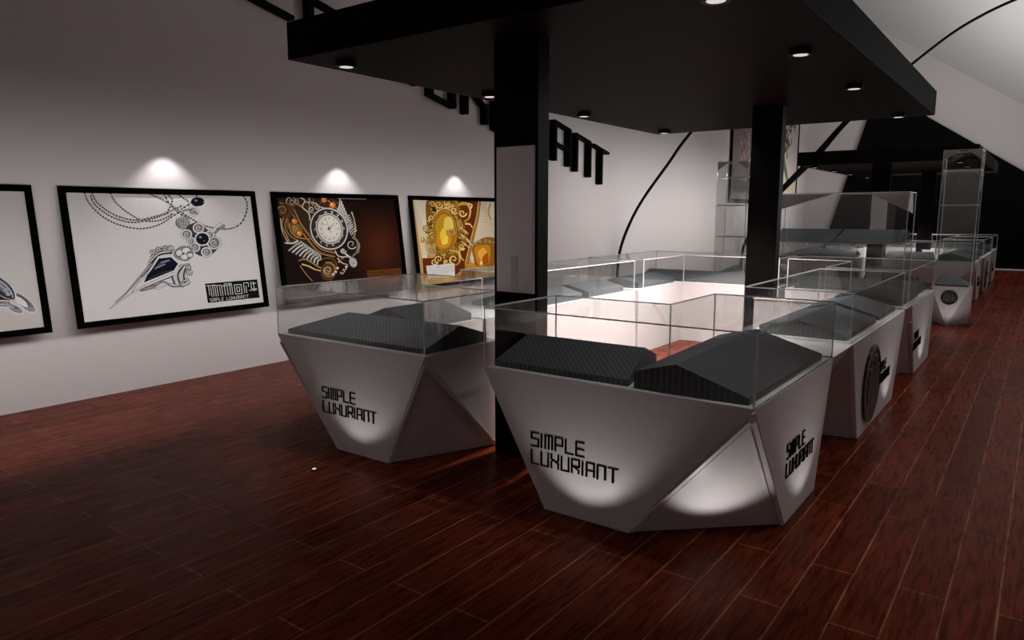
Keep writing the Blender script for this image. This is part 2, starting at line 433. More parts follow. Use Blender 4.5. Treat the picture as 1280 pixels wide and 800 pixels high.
def tri_frame(parent, P0, P1, P2, out, w=.022, d=.010, name='corner_trim', a0=.05):
    """raised border along the two long edges of a triangular facet; P0 apex"""
    mb = MB(); P0, P1, P2 = V(P0), V(P1), V(P2)
    nrm = (P1 - P0).cross(P2 - P0).normalized()
    if nrm.dot(V(out)) < 0: nrm = -nrm
    c = (P0 + P1 + P2) / 3
    for A_, B_ in ((P0, P1), (P0, P2)):
        e = (B_ - A_).normalized(); inw = nrm.cross(e)
        if inw.dot(c - A_) < 0: inw = -inw
        a = A_.lerp(B_, a0); b_ = A_.lerp(B_, .995)
        for k, (off, ww, dd) in enumerate(((.004, w, d), (.004 + w * 1.5, w * .35, d * .5))):
            mb.obox(a + inw * off, b_ - a, inw * ww, nrm * dd)
    return mb.build(name, M['white'], parent)

def lettering(parent, o, u, n_):
    mb = MB(); v = (0, 0, 1); o = V(o)
    text(mb, 'SIMPLE', o + V((0, 0, .105)), u, v, n_, .047, .079, .0105, .006, .0215)
    text(mb, 'LUXURIANT', o, u, v, n_, .047, .079, .0105, .006, .0215)
    return mb.build('lettering', M['letter'], parent)

def emblem(parent, c, u, n_, r, depth=.02):
    """round dark badge with upright bars joined by small arches"""
    c, u, n_ = V(c), V(u).normalized(), V(n_).normalized(); v = V((0, 0, 1))
    mb = MB(); K = 40
    ring = lambda rr, d: [c + u * rr * math.cos(2 * math.pi * i / K) + v * rr * math.sin(2 * math.pi * i / K) + n_ * d for i in range(K)]
    seq = [(r, .0), (r, depth), (r * .92, depth * 1.3), (r * .88, depth * .9), (.001, depth * .9)]
    vs = []
    for rr, d in seq: vs += ring(rr, d)
    fs = []; ms = []
    for k in range(len(seq) - 1):
        for i in range(K):
            j = (i + 1) % K; fs.append((k * K + i, k * K + j, (k + 1) * K + j, (k + 1) * K + i)); ms.append(1 if k in (1, ) else 0)
    fs.append(tuple(range(K))); ms.append(0)
    mb.add(vs, fs, ms)
    d0 = depth * .9
    xs = [-.6, -.36, -.12, .12, .36, .6]
    tops = [.30, .58, .50, .62, .52, .30]
    for x, tp in zip(xs, tops):
        mb.obox(c + u * (x - .045) * r - v * .58 * r * (1 - .35 * abs(x)) + n_ * d0, u * .09 * r, v * r * (tp + .58 * (1 - .35 * abs(x))), n_ * depth * .5, 1)
    for x0, x1, z in ((-.6, -.36, .28), (-.36, -.12, .5), (.12, .36, .52), (.36, .6, .28)):   # arches between bars
        pr = None
        for k in range(9):
            a = math.pi * k / 8; q = c + u * r * ((x0 + x1) / 2 + (x1 - x0) / 2 * math.cos(a)) + v * r * (z + .13 * math.sin(a)) + n_ * d0
            if pr is not None: mb.obox(pr, q - pr, v * .07 * r, n_ * depth * .5, 1)
            pr = q
    return mb.build('emblem', [M['logoback'], M['chrome']], parent)

XO_R, XO_L, DEP = -1.03, -4.68, .79
YF, YB = 3.31, 9.95

def corner_unit(xo, yo, sx, sy, La, Lb, label, org_y, base=(.66, 1.18, .62, 1.24), txt=True, partition=False):
    """L shaped corner showcase. local a runs inwards from the outer side wall, b inwards from the outer end wall"""
    P = lambda a, b_: (xo + sx * a, yo + sy * b_)
    f0, f1, s0, s1 = base
    org = (*P(.8, .8), 0)
    root = empty('showcase_counter', org, label, 'showcase')
    top = [P(0, 0), P(La, 0), P(La, DEP), P(DEP, DEP), P(DEP, Lb), P(0, Lb)]
    bot = [P(f0, 0), P(f1, 0), P(La - .02, DEP), P(DEP, DEP), P(DEP, Lb - .02), P(0, s1), P(0, s0)]
    T, Bq = lambda i: i, lambda i: 6 + i
    side = [(T(0), T(1), Bq(1), Bq(0)), (T(1), T(2), Bq(2)), (T(1), Bq(2), Bq(1)), (T(2), T(3), Bq(3), Bq(2)), (T(3), T(4), Bq(4), Bq(3)),
            (T(4), T(5), Bq(4)), (T(5), Bq(5), Bq(4)), (T(5), T(0), Bq(6), Bq(5)), (T(0), Bq(0), Bq(6))]
    body(root, top, bot, side, None, org)
    g = lambda a, b_: P(a + .004, b_ + .004)
    glasscase(root, [P(.004, .004), P(La - .004, .004), P(La - .004, DEP), P(DEP, DEP), P(DEP, Lb - .004), P(.004, Lb - .004)], TOPZ, GZ, org=org)
    lo = lambda p, z: (p[0] - org[0], p[1] - org[1], z)
    tri_frame(root, lo(P(0, 0), TOPZ - .02), lo(P(f0, 0), .006), lo(P(0, s0), .006), (-sx, -sy, 0))
    return root, P, org

def upright(parent, x, y, z0, z1, org):
    mb = MB(); mb.box((x - .003 - org[0], y - .003 - org[1], z0), (x + .003 - org[0], y + .003 - org[1], z1))
    return mb

islands = []
def island(dy, far):
    who = 'in the far group' if far else 'in the near group'
    yf, yb = YF + dy, YB + dy
    G = 'display pads of the far showcase ring' if far else 'display pads of the near showcase ring'
    pre = 'far ' if far else ''
    # front right corner
    B_, P, org = corner_unit(XO_R, yf, -1, 1, 1.63, 1.53, ('white faceted corner showcase nearest the viewer, lettered on two sides' if not far else 'distant white faceted corner showcase behind the glass tower pedestal'), dy)
    lo = lambda x, y, z: (x - org[0], y - org[1], z)
    lettering(B_, lo(-2.30, yf - .001, .265), (1, 0, 0), (0, -1, 0))
    lettering(B_, lo(XO_R + .001, yf + .58, .28), (0, 1, 0), (1, 0, 0))
    pad([(-2.62, yf + .06), (-1.72, yf + .06), (-1.86, yf + .7), (-2.62, yf + .7)], .55, label='dark quilted pad in the left half of the %s' % ('nearest corner showcase' if not far else 'distant corner showcase right of centre'), group=G)
    pad([(XO_R - .05, yf + .06), (XO_R - .05, yf + 1.45), (XO_R - .72, yf + 1.45), (XO_R - .66, yf + .06)], .62, hi=.155, lo2=.09, label='dark quilted pad in the right half of the %s' % ('nearest corner showcase' if not far else 'distant corner showcase right of centre'), group=G)
    # front left corner
    A_, P, org = corner_unit(XO_L, yf, 1, 1, 1.54, 1.53, ('white faceted corner showcase near the picture wall, left of the nearest one' if not far else 'distant corner showcase on the left of the far ring'), dy, base=(.67, 1.17, .62, 1.24))
    lo2 = lambda x, y, z: (x - org[0], y - org[1], z)
    lettering(A_, lo2(-4.165, yf - .001, .265), (1, 0, 0), (0, -1, 0))
    tri_frame(A_, lo2(XO_L + 1.54, yf, TOPZ - .02), lo2(XO_L + 1.17, yf, .006), lo2(XO_L + 1.52, yf + DEP, .006), (1, -1, 0))
    pad([(-4.63, yf + .06), (-3.19, yf + .06), (-3.19, yf + .7), (-4.1, yf + .7)], .55, label='dark quilted pad along the front of the %s' % ('showcase by the picture wall' if not far else 'distant left corner showcase'), group=G)
    pad([(XO_L + .06, yf + .75), (XO_L + .06, yf + 1.46), (XO_L + .72, yf + 1.46), (XO_L + .72, yf + .75)], .5, label='dark quilted pad deep in the side arm of the %s' % ('showcase by the picture wall' if not far else 'distant left corner showcase'), group=G)
    # middle units left and right
    for xo, s in ((XO_R, -1), (XO_L, 1)):
        right = s == -1
        org = (xo + s * .4, yf + 2.9, 0)
        lab = ('white showcase with round emblem on the aisle side, behind the nearest corner showcase' if right else 'white showcase of the ring side running along the picture wall') if not far else \
              ('distant white showcase with round emblem facing the aisle' if right else 'distant white showcase on the picture wall side of the far ring')
        r_ = empty('showcase_counter', org, lab, 'showcase')
        xi = xo + s * DEP
        top = [(xo, yf + 1.57), (xo, yf + 2.13), (xo, yf + 4.42), (xi, yf + 4.42), (xi, yf + 1.57)]
        bot = [(xo, yf + 2.5), (xo, yf + 4.0), (xi, yf + 4.48), (xi, yf + 1.6), (xo + s * .5, yf + 2.42)]
        side = [(0, 1, 9), (1, 5, 9), (1, 2, 6, 5), (2, 7, 6), (2, 3, 7), (3, 4, 8, 7), (4, 0, 9), (4, 9, 8)]
        body(r_, top, bot, side, None, org)
        ls = lambda x, y, z: (x - org[0], y - org[1], z)
        tri_frame(r_, ls(xo, yf + 2.12, TOPZ - .03), ls(xo, yf + 2.5, .01), ls(xo + s * .5, yf + 2.42, .01), (-s, -1, 0), w=.024, a0=.2)
        glasscase(r_, [(xo + s * .02, yf + 2.13), (xo + s * .02, yf + 4.4), (xi, yf + 4.4), (xi, yf + 2.13)], TOPZ, GZ, org=org)
        # inner divider pane
        mb = MB(); mb.box(ls(min(xo + s * .02, xi), yf + 3.43, TOPZ), ls(max(xo + s * .02, xi), yf + 3.438, GZ)); mb.build('divider_pane', M['glass'], r_)
        if right:
            emblem(r_, ls(xo + .001, yf + 2.87, .37), (0, 1, 0), (1, 0, 0), .31)
            lettering(r_, ls(xo + .001, yf + 3.19, .28), (0, 1, 0), (1, 0, 0))
        side_w = 'aisle' if right else 'picture wall'
        for k, (y0, y1) in enumerate(((2.24, 3.36), (3.5, 4.3))):
            pad([(xo + s * .07, yf + y0), (xo + s * .07, yf + y1), (xo + s * .7, yf + y1), (xo + s * .7, yf + y0)], .55, hi=.13,
                label='%sdark pad %s the glass divider of the %s side showcase' % (pre, 'before' if k == 0 else 'beyond', side_w), group=G)
    # back corners
    for xo, s in ((XO_R, -1), (XO_L, 1)):
        right = s == -1
        La = 1.52 if right else 2.05
        Lb = yb - (yf + 4.52)
        lab = ('white corner showcase with small lettering at the far end of the near ring, aisle side' if right else 'white corner showcase at the far left end of the near ring') if not far else \
              ('farthest white corner showcase on the aisle side' if right else 'farthest white corner showcase on the picture wall side')
        P = lambda a, b_: (xo + s * a, yb - b_)
        org = (*P(.8, .8), 0)
        r_ = empty('showcase_counter', org, lab, 'showcase')
        top = [P(0, 0), P(La, 0), P(La, DEP + .03), P(DEP, DEP + .03), P(DEP, Lb), P(0, Lb), P(0, Lb - .34)]
        bot = [P(.1, .1), P(La - .2, .1), P(La - .02, DEP + .03), P(DEP, DEP + .03), P(DEP, Lb + .0), P(0, 1.28), P(0, .16)]
        Bq = lambda i: 7 + i
        side = [(0, 1, Bq(1), Bq(0)), (1, 2, Bq(2)), (1, Bq(2), Bq(1)), (2, 3, Bq(3), Bq(2)), (3, 4, Bq(4), Bq(3)), (4, 5, Bq(4)), (5, 6, Bq(4)), (6, Bq(5), Bq(4)), (6, 0, Bq(6), Bq(5)), (0, Bq(0), Bq(6))]
        body(r_, top, bot, side, None, org)
        ls = lambda x, y, z: (x - org[0], y - org[1], z)
        glasscase(r_, [P(.01, .01), P(La - .01, .01), P(La - .01, DEP), P(DEP, DEP), P(DEP, Lb - .12), P(.01, Lb - .12)], TOPZ, GZ, org=org)
        tri_frame(r_, ls(*P(0, Lb - .34), TOPZ - .03), ls(*P(0, 1.28), .01), ls(*P(DEP, Lb), .01), (-s, -1, 0), w=.024, a0=.2)
        if right:
            lettering(r_, ls(xo + .001, yf + 5.15, .28), (0, 1, 0), (1, 0, 0))
        pad([P(.07, Lb - .18), P(.07, DEP + .1), P(.7, DEP + .1), P(.7, Lb - .18)], .55, hi=.13,
            label='%sdark pad in the side arm of the last %s corner showcase' % (pre, 'aisle' if right else 'picture wall'), group=G)
        pad([P(.1, .72), P(La - .08, .72), P(La - .08, .08), P(.1, .08)], .5, hi=.13,
            label='%sdark pad on the back row of the %s corner showcase' % (pre, 'aisle' if right else 'picture wall'), group=G)
    # low white cabinet inside the ring
    org = (-2.19, yf + 4.6, 0)
    r_ = empty('low_cabinet', org, ('low white cabinet inside the near ring beside the rear pillar' if not far else 'low white cabinet inside the far ring'), 'cabinet')
    mb = MB(); mb.box((-2.49 - org[0], yf + 4.47 - org[1], .004), (-1.86 - org[0], yf + 4.6 - org[1], TOPZ)); mb.build('cabinet_body', M['white'], r_, bevel=.003)
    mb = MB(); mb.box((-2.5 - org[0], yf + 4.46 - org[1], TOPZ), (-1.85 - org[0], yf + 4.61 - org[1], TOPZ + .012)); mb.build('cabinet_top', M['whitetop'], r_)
    # canopy on two pillars
    if not far: cx0, cx1, cy0, cy1, z0, z1 = -4.66, -1.17, 3.50, 9.85, 2.83, 3.10
    else: cx0, cx1, cy0, cy1, z0, z1 = -4.48, -1.17, 16.4, 22.75, 2.72, 3.0
    org = ((cx0 + cx1) / 2, (cy0 + cy1) / 2, 0)
    r_ = empty('canopy', org, ('large flat black canopy on two pillars over the near showcases' if not far else 'smaller looking flat black canopy over the far showcases'), 'canopy')
    lc = lambda x, y, z: (x - org[0], y - org[1], z)
    mb = MB(); mb.box(lc(cx0, cy0, z0), lc(cx1, cy1, z1)); mb.build('canopy_slab', M['canopy'], r_, bevel=.006)
    piers = [((-3.07, 3.95 + dy), (-2.71, 4.08 + dy)), ((-2.66, 7.95 + dy), (-2.34, 8.09 + dy))]
    for (x0, y0), (x1, y1) in piers:
        mb = MB(); mb.box(lc(x0, y0, .004), lc(x1, y1, z0)); q = mb.build('pillar', M['black'], r_, bevel=.004)
        mb = MB(); mb.box(lc(x0 - .006, y0 - .006, z0 - .13), lc(x1 + .006, y1 + .006, z0 - .122)); mb.build('pillar_band', M['black'], q)
    # grey panel fixed to the front pillar
    q = MB(); q.box(lc(-3.03, 3.925 + dy, 1.17), lc(-2.735, 3.948 + dy, 2.14)); pn = q.build('pillar_panel', M['panelgrey'], r_, bevel=.002)
    pn['label'] = 'grey satin panel on the front of the pillar'
    q = MB(); q.box(lc(-2.735, 3.925 + dy, 1.17), lc(-2.727, 3.948 + dy, 2.14)); q.build('panel_edge', M['glassedge'], pn)
    q = MB(); q.box(lc(-2.905, 3.921 + dy, 1.18), lc(-2.85, 3.9245 + dy, 1.42)); pp = q.build('pale_strip', M['plate'], pn)  # narrow pale strip on the lower part of the panel
    # downlights are lamps fixed under the slab
    spots_ = [(cx0 + .3, y) for y in (3.80 + dy, 5.55 + dy, 7.28 + dy, 9.42 + dy)] + [(cx1 - .32, y) for y in (3.80 + dy, 5.40 + dy, 7.12 + dy, 9.47 + dy)]
    for k, (x, y) in enumerate(spots_):
        lf = k < 4
        lab = '%sround downlight under the canopy\'s %s edge, %s' % (pre, 'wall' if lf else 'aisle', ('by the front corner', 'second from the front', 'third from the front', 'by the rear corner')[k % 4])
        dl = empty('downlight', (x, y, z0), lab, 'downlight', 'round downlights under the far canopy' if far else 'round downlights under the near canopy')
        mb = MB(); mb.lathe((0, 0, 0), [(.074, 0), (.080, -.004), (.080, -.034), (.074, -.040), (.055, -.040), (.052, -.034)]); mb.build('lamp_housing', M['black'], dl, smooth=False)
        mb = MB(); mb.lathe((0, 0, 0), [(.05, -.0345), (.05, -.0385)], 24); mb.build('lamp_lens', M['lens'], dl)
        s_ = spot('downlight_beam', (x, y, z0 - .05), (x + (.45 if lf else -.45), y, 0), 46, 64, .6, .04)
    return
island(0, False)
island(12.9, True)

# added spots without fixtures, brightening the inside of both rings
for y_ in (5.65, 6.8, 8.0):
    spot('ring_fill', (-2.9, y_, 2.7), (-2.9, y_ + .1, 0), 600, 94, .7, .1)
for y_ in (17.8, 19.5, 21.3):
    spot('ring_fill_far', (-2.9, y_, 2.6), (-2.9, y_ + .1, 0), 420, 98, .7, .1)
# low accent beams that pick out the foot of the showcase fronts
def accent(base, face, p=1.2, el=56, a=96):
    b_, f_ = V(base), V(face); d = (f_ - b_).normalized()
    spot('foot_accent', b_, b_ + d + V((0, 0, math.tan(math.radians(el)))), p, a, .55, .012)
accent((-1.93, YF - .34, .035), (-1.93, YF, .035), 3.4)
accent((-1.12, 3.33, .03), (-1.36, 3.62, .03), 3.4, 60, 100)
accent((-.72, 4.22, .03), (-1.03, 4.22, .03), 2.6)
accent((-3.77, YF - .34, .035), (-3.77, YF, .035), 2.6)
accent((-.72, 6.95, .03), (-1.03, 6.95, .03), 2.6)
accent((-.72, 9.1, .03), (-1.03, 9.1, .03), 3)
accent((-1.0, 12.2, .03), (-1.1, 12.8, .03), 4, 45, 90)
fl = empty('floor_uplight', (-3.81, 2.93, 0), 'tiny bright floor light before the showcase by the picture wall', 'floor light')
mb = MB(); mb.lathe((0, 0, .0005), [(.022, 0), (.022, .006), (.016, .009), (.014, .009)], 20); mb.build('lamp_ring', M['black'], fl)
mb = MB(); mb.lathe((0, 0, .0098), [(.0135, 0), (.012, .003), (.006, .005)], 20); mb.build('lamp_lens', M['lens'], fl)

# ------------------------------------------------------------ between the rings: pedestal, towers, central vitrine
def pedestal(x0, x1, y0, y1, h, label):
    cx = (x0 + x1) / 2
    org = (cx, (y0 + y1) / 2, 0)
    r_ = empty('pedestal', org, label, 'pedestal')
    t = [(x0, y0), (x1, y0), (x1, y1), (x0, y1)]
    bt = [(x0 - .02, y0 + .38), (cx - .02, y0 - .0), (x1 + .01, y0 + .40), (x1, y1), (x0, y1)]
    vs = [(x - org[0], y - org[1], h) for x, y in t] + [(x - org[0], y - org[1], .004) for x, y in bt]
    fs = [(0, 1, 2, 3), (4, 5, 6, 7, 8), (0, 1, 5), (0, 5, 4), (1, 6, 5), (1, 2, 7, 6), (2, 3, 8, 7), (3, 0, 4, 8)]
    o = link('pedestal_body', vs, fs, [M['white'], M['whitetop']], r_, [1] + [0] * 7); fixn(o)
    tri_frame(r_, vs[0], vs[5], vs[4], (-1, -1, 0), w=.014, d=.006)
    tri_frame(r_, vs[1], vs[5], vs[6], (1, -1, 0), w=.014, d=.006)
    emblem(r_, (-.005, y0 - org[1] - .002, h - .17), (1, 0, 0), (0, -1, 0), .115, .01)
    return r_

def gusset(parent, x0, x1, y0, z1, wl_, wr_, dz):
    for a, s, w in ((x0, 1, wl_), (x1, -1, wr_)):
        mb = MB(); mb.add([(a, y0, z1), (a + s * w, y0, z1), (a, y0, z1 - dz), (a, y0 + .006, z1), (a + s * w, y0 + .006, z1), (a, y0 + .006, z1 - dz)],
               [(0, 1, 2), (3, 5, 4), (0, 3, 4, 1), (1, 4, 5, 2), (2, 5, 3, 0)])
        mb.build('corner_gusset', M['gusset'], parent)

def tower(x0, x1, y0, y1, z0, z1, shelves, label, gw=.2, gz=.13, taper=.0):
    org = ((x0 + x1) / 2, (y0 + y1) / 2, z0)
    r_ = empty('glass_tower', org, label, 'glass tower')
    glasscase(r_, [(x0, y0), (x1, y0), (x1, y1), (x0, y1)], z0, z1, .010, org=org)
    lo = lambda x, y, z: (x - org[0], y - org[1], z - org[2])
    for z in shelves:
        mb = MB(); a, c = lo(x0 + .012, y0 + .012, z), lo(x1 - .012, y1 - .012, z + .014)
        mb.box(a, c); mb.m = [0, 0, 1, 1, 1, 1]
        mb.build('glass_shelf', [M['glass'], M['glassedge']], r_)
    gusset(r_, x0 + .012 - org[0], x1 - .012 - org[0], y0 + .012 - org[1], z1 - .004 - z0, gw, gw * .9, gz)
    return r_
PX0, PX1, PY0, PY1 = -1.37, -.86, 12.75, 13.25
pedestal(PX0, PX1, PY0, PY1, .60, 'small white faceted pedestal with round dark emblem in the right aisle')
tower(PX0 + .01, PX1 - .0, PY0 + .01, PY1 - .01, .60, 2.63, (2.34, 1.82), 'tall clear glass tower with shelves on the right hand pedestal')
def peaked_pad(x0, x1, y0, y1, z0, ax, hs, label):
    cx, cy = (x0 + x1) / 2, (y0 + y1) / 2
    P = lambda x, y, z: (x - cx, y - cy, z)
    vs = [P(x0, y0, 0), P(x1, y0, 0), P(x1, y1, 0), P(x0, y1, 0), P(x0, y0, hs[0]), P(x1, y0, hs[1]), P(x1, y1, hs[2]), P(x0 + (x1 - x0) * ax, y1 - .04, hs[3]), P(x0, y1, hs[4])]
    o = fixn(link('display_pad', vs, [(0, 3, 2, 1), (0, 1, 5, 4), (1, 2, 6, 5), (2, 3, 8, 7, 6), (3, 0, 4, 8), (4, 5, 7), (5, 6, 7), (4, 7, 8)], M['pad'])); o.location = (cx, cy, z0)
    return tag(o, label, 'display pad', 'pads between the two rings')
peaked_pad(PX0 + .03, PX1 - .03, PY0 + .03, PY1 - .05, .60, .3, (.025, .025, .04, .17, .07), 'small dark peaked pad on the emblem pedestal inside the glass tower')
LX0, LX1 = -4.86, -4.30
pedestal(LX0, LX1, PY0, PY1, .60, 'small white faceted pedestal behind the near ring by the picture wall')
tower(LX0 + .01, LX1, PY0 + .01, PY1 - .01, .60, 2.61, (2.33, 1.84, 1.28), 'tall clear glass tower with shelves left of the rear pillar')
peaked_pad(LX0 + .03, LX1 - .03, PY0 + .03, PY1 - .05, .60, .5, (.025, .025, .05, .17, .05), 'small dark peaked pad inside the left glass tower')

# central vitrine
cx0, cx1, cy0, cy1 = -3.85, -1.76, 12.75, 13.5
org = ((cx0 + cx1) / 2, (cy0 + cy1) / 2, 0)
r_ = empty('vitrine', org, 'wide tall glass vitrine with a raised shelf between the two showcase rings', 'vitrine')
lc = lambda x, y, z: (x - org[0], y - org[1], z)
t = [(cx0, cy0), (cx1, cy0), (cx1, cy1), (cx0, cy1)]
bt = [(cx0 + .4, cy0), (cx1 - .4, cy0), (cx1 - .05, cy0 + .45), (cx1 - .05, cy1), (cx0 + .05, cy1), (cx0 + .05, cy0 + .45)]
vs = [lc(x, y, .6) for x, y in t] + [lc(x, y, .004) for x, y in bt]
o = link('vitrine_base', vs, [(0, 1, 2, 3), (4, 5, 6, 7, 8, 9), (0, 1, 5, 4), (1, 6, 5), (1, 2, 7, 6), (2, 3, 8, 7), (3, 0, 9, 8), (0, 4, 9)], [M['white'], M['whitetop']], r_, [1] + [0] * 7); fixn(o)
glasscase(r_, [(cx0 + .01, cy0 + .01), (cx1 - .01, cy0 + .01), (cx1 - .01, cy1 - .01), (cx0 + .01, cy1 - .01)], .6, 2.03, .01, org=(org[0], org[1], 0))
mb = MB(); mb.box(lc(cx0 + .03, cy0 + .03, 1.215), lc(cx1 - .03, cy1 - .03, 1.23)); mb.m = [0, 0, 1, 1, 1, 1]; mb.build('glass_shelf', [M['glass'], M['glassedge']], r_)
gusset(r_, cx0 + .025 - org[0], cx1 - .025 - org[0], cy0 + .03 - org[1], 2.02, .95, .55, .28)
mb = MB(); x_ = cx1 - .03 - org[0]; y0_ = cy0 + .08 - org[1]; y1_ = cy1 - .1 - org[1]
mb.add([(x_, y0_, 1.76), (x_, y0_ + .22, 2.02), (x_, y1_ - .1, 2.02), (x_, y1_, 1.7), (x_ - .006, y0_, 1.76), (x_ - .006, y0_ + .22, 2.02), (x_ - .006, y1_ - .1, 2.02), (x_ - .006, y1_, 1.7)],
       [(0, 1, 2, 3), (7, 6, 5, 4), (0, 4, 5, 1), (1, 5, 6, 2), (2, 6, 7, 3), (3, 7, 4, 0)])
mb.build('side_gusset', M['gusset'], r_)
def bigpad(x0, x1, sl0, sl1, label):
    y0, y1 = cy0 + .06, cy1 - .08
    z0 = 1.232; ox = (x0 + x1) / 2; oy = (y0 + y1) / 2
    vs = [(x0 - ox, y0 - oy, 0), (x1 - ox + sl1 * 0, y0 - oy, 0), (x1 - ox, y1 - oy, 0), (x0 - ox, y1 - oy, 0),
          (x0 + sl0 - ox, y0 + .12 - oy, .215), (x1 + sl1 - ox, y0 + .12 - oy, .215), (x1 + sl1 - ox, y1 - oy, .14), (x0 + sl0 - ox, y1 - oy, .14)]
    o = fixn(link('display_pad', vs, [(0, 3, 2, 1), (4, 5, 6, 7), (0, 1, 5, 4), (1, 2, 6, 5), (2, 3, 7, 6), (3, 0, 4, 7)], M['pad'])); o.location = (ox, oy, z0)
    b_ = o.modifiers.new('bevel', 'BEVEL'); b_.width = .004; b_.segments = 2
    tag(o, label, 'display pad', 'pads between the two rings')
bigpad(cx0 + .08, -2.87, .05, .14, 'long dark pad on the left of the raised vitrine shelf')
bigpad(-2.84, cx1 - .12, .14, .09, 'long dark pad on the right of the raised vitrine shelf')

# ------------------------------------------------------------ framed pictures on the wall
def homography(src, dst):
    A = []; bb = []
    for (x, y), (u, v) in zip(src, dst):
        A.append([x, y, 1, 0, 0, 0, -u * x, -u * y]); bb.append(u)
        A.append([0, 0, 0, x, y, 1, -v * x, -v * y]); bb.append(v)
    n_ = 8
    for i in range(n_):
        p = max(range(i, n_), key=lambda r: abs(A[r][i])); A[i], A[p] = A[p], A[i]; bb[i], bb[p] = bb[p], bb[i]
        for r in range(n_):
            if r != i:
                f = A[r][i] / A[i][i]
                A[r] = [a - f * b_ for a, b_ in zip(A[r], A[i])]; bb[r] -= f * bb[i]
    h = [bb[i] / A[i][i] for i in range(n_)]
    return lambda x, y: ((h[0] * x + h[1] * y + h[2]) / (h[6] * x + h[7] * y + 1), (h[3] * x + h[4] * y + h[5]) / (h[6] * x + h[7] * y + 1))

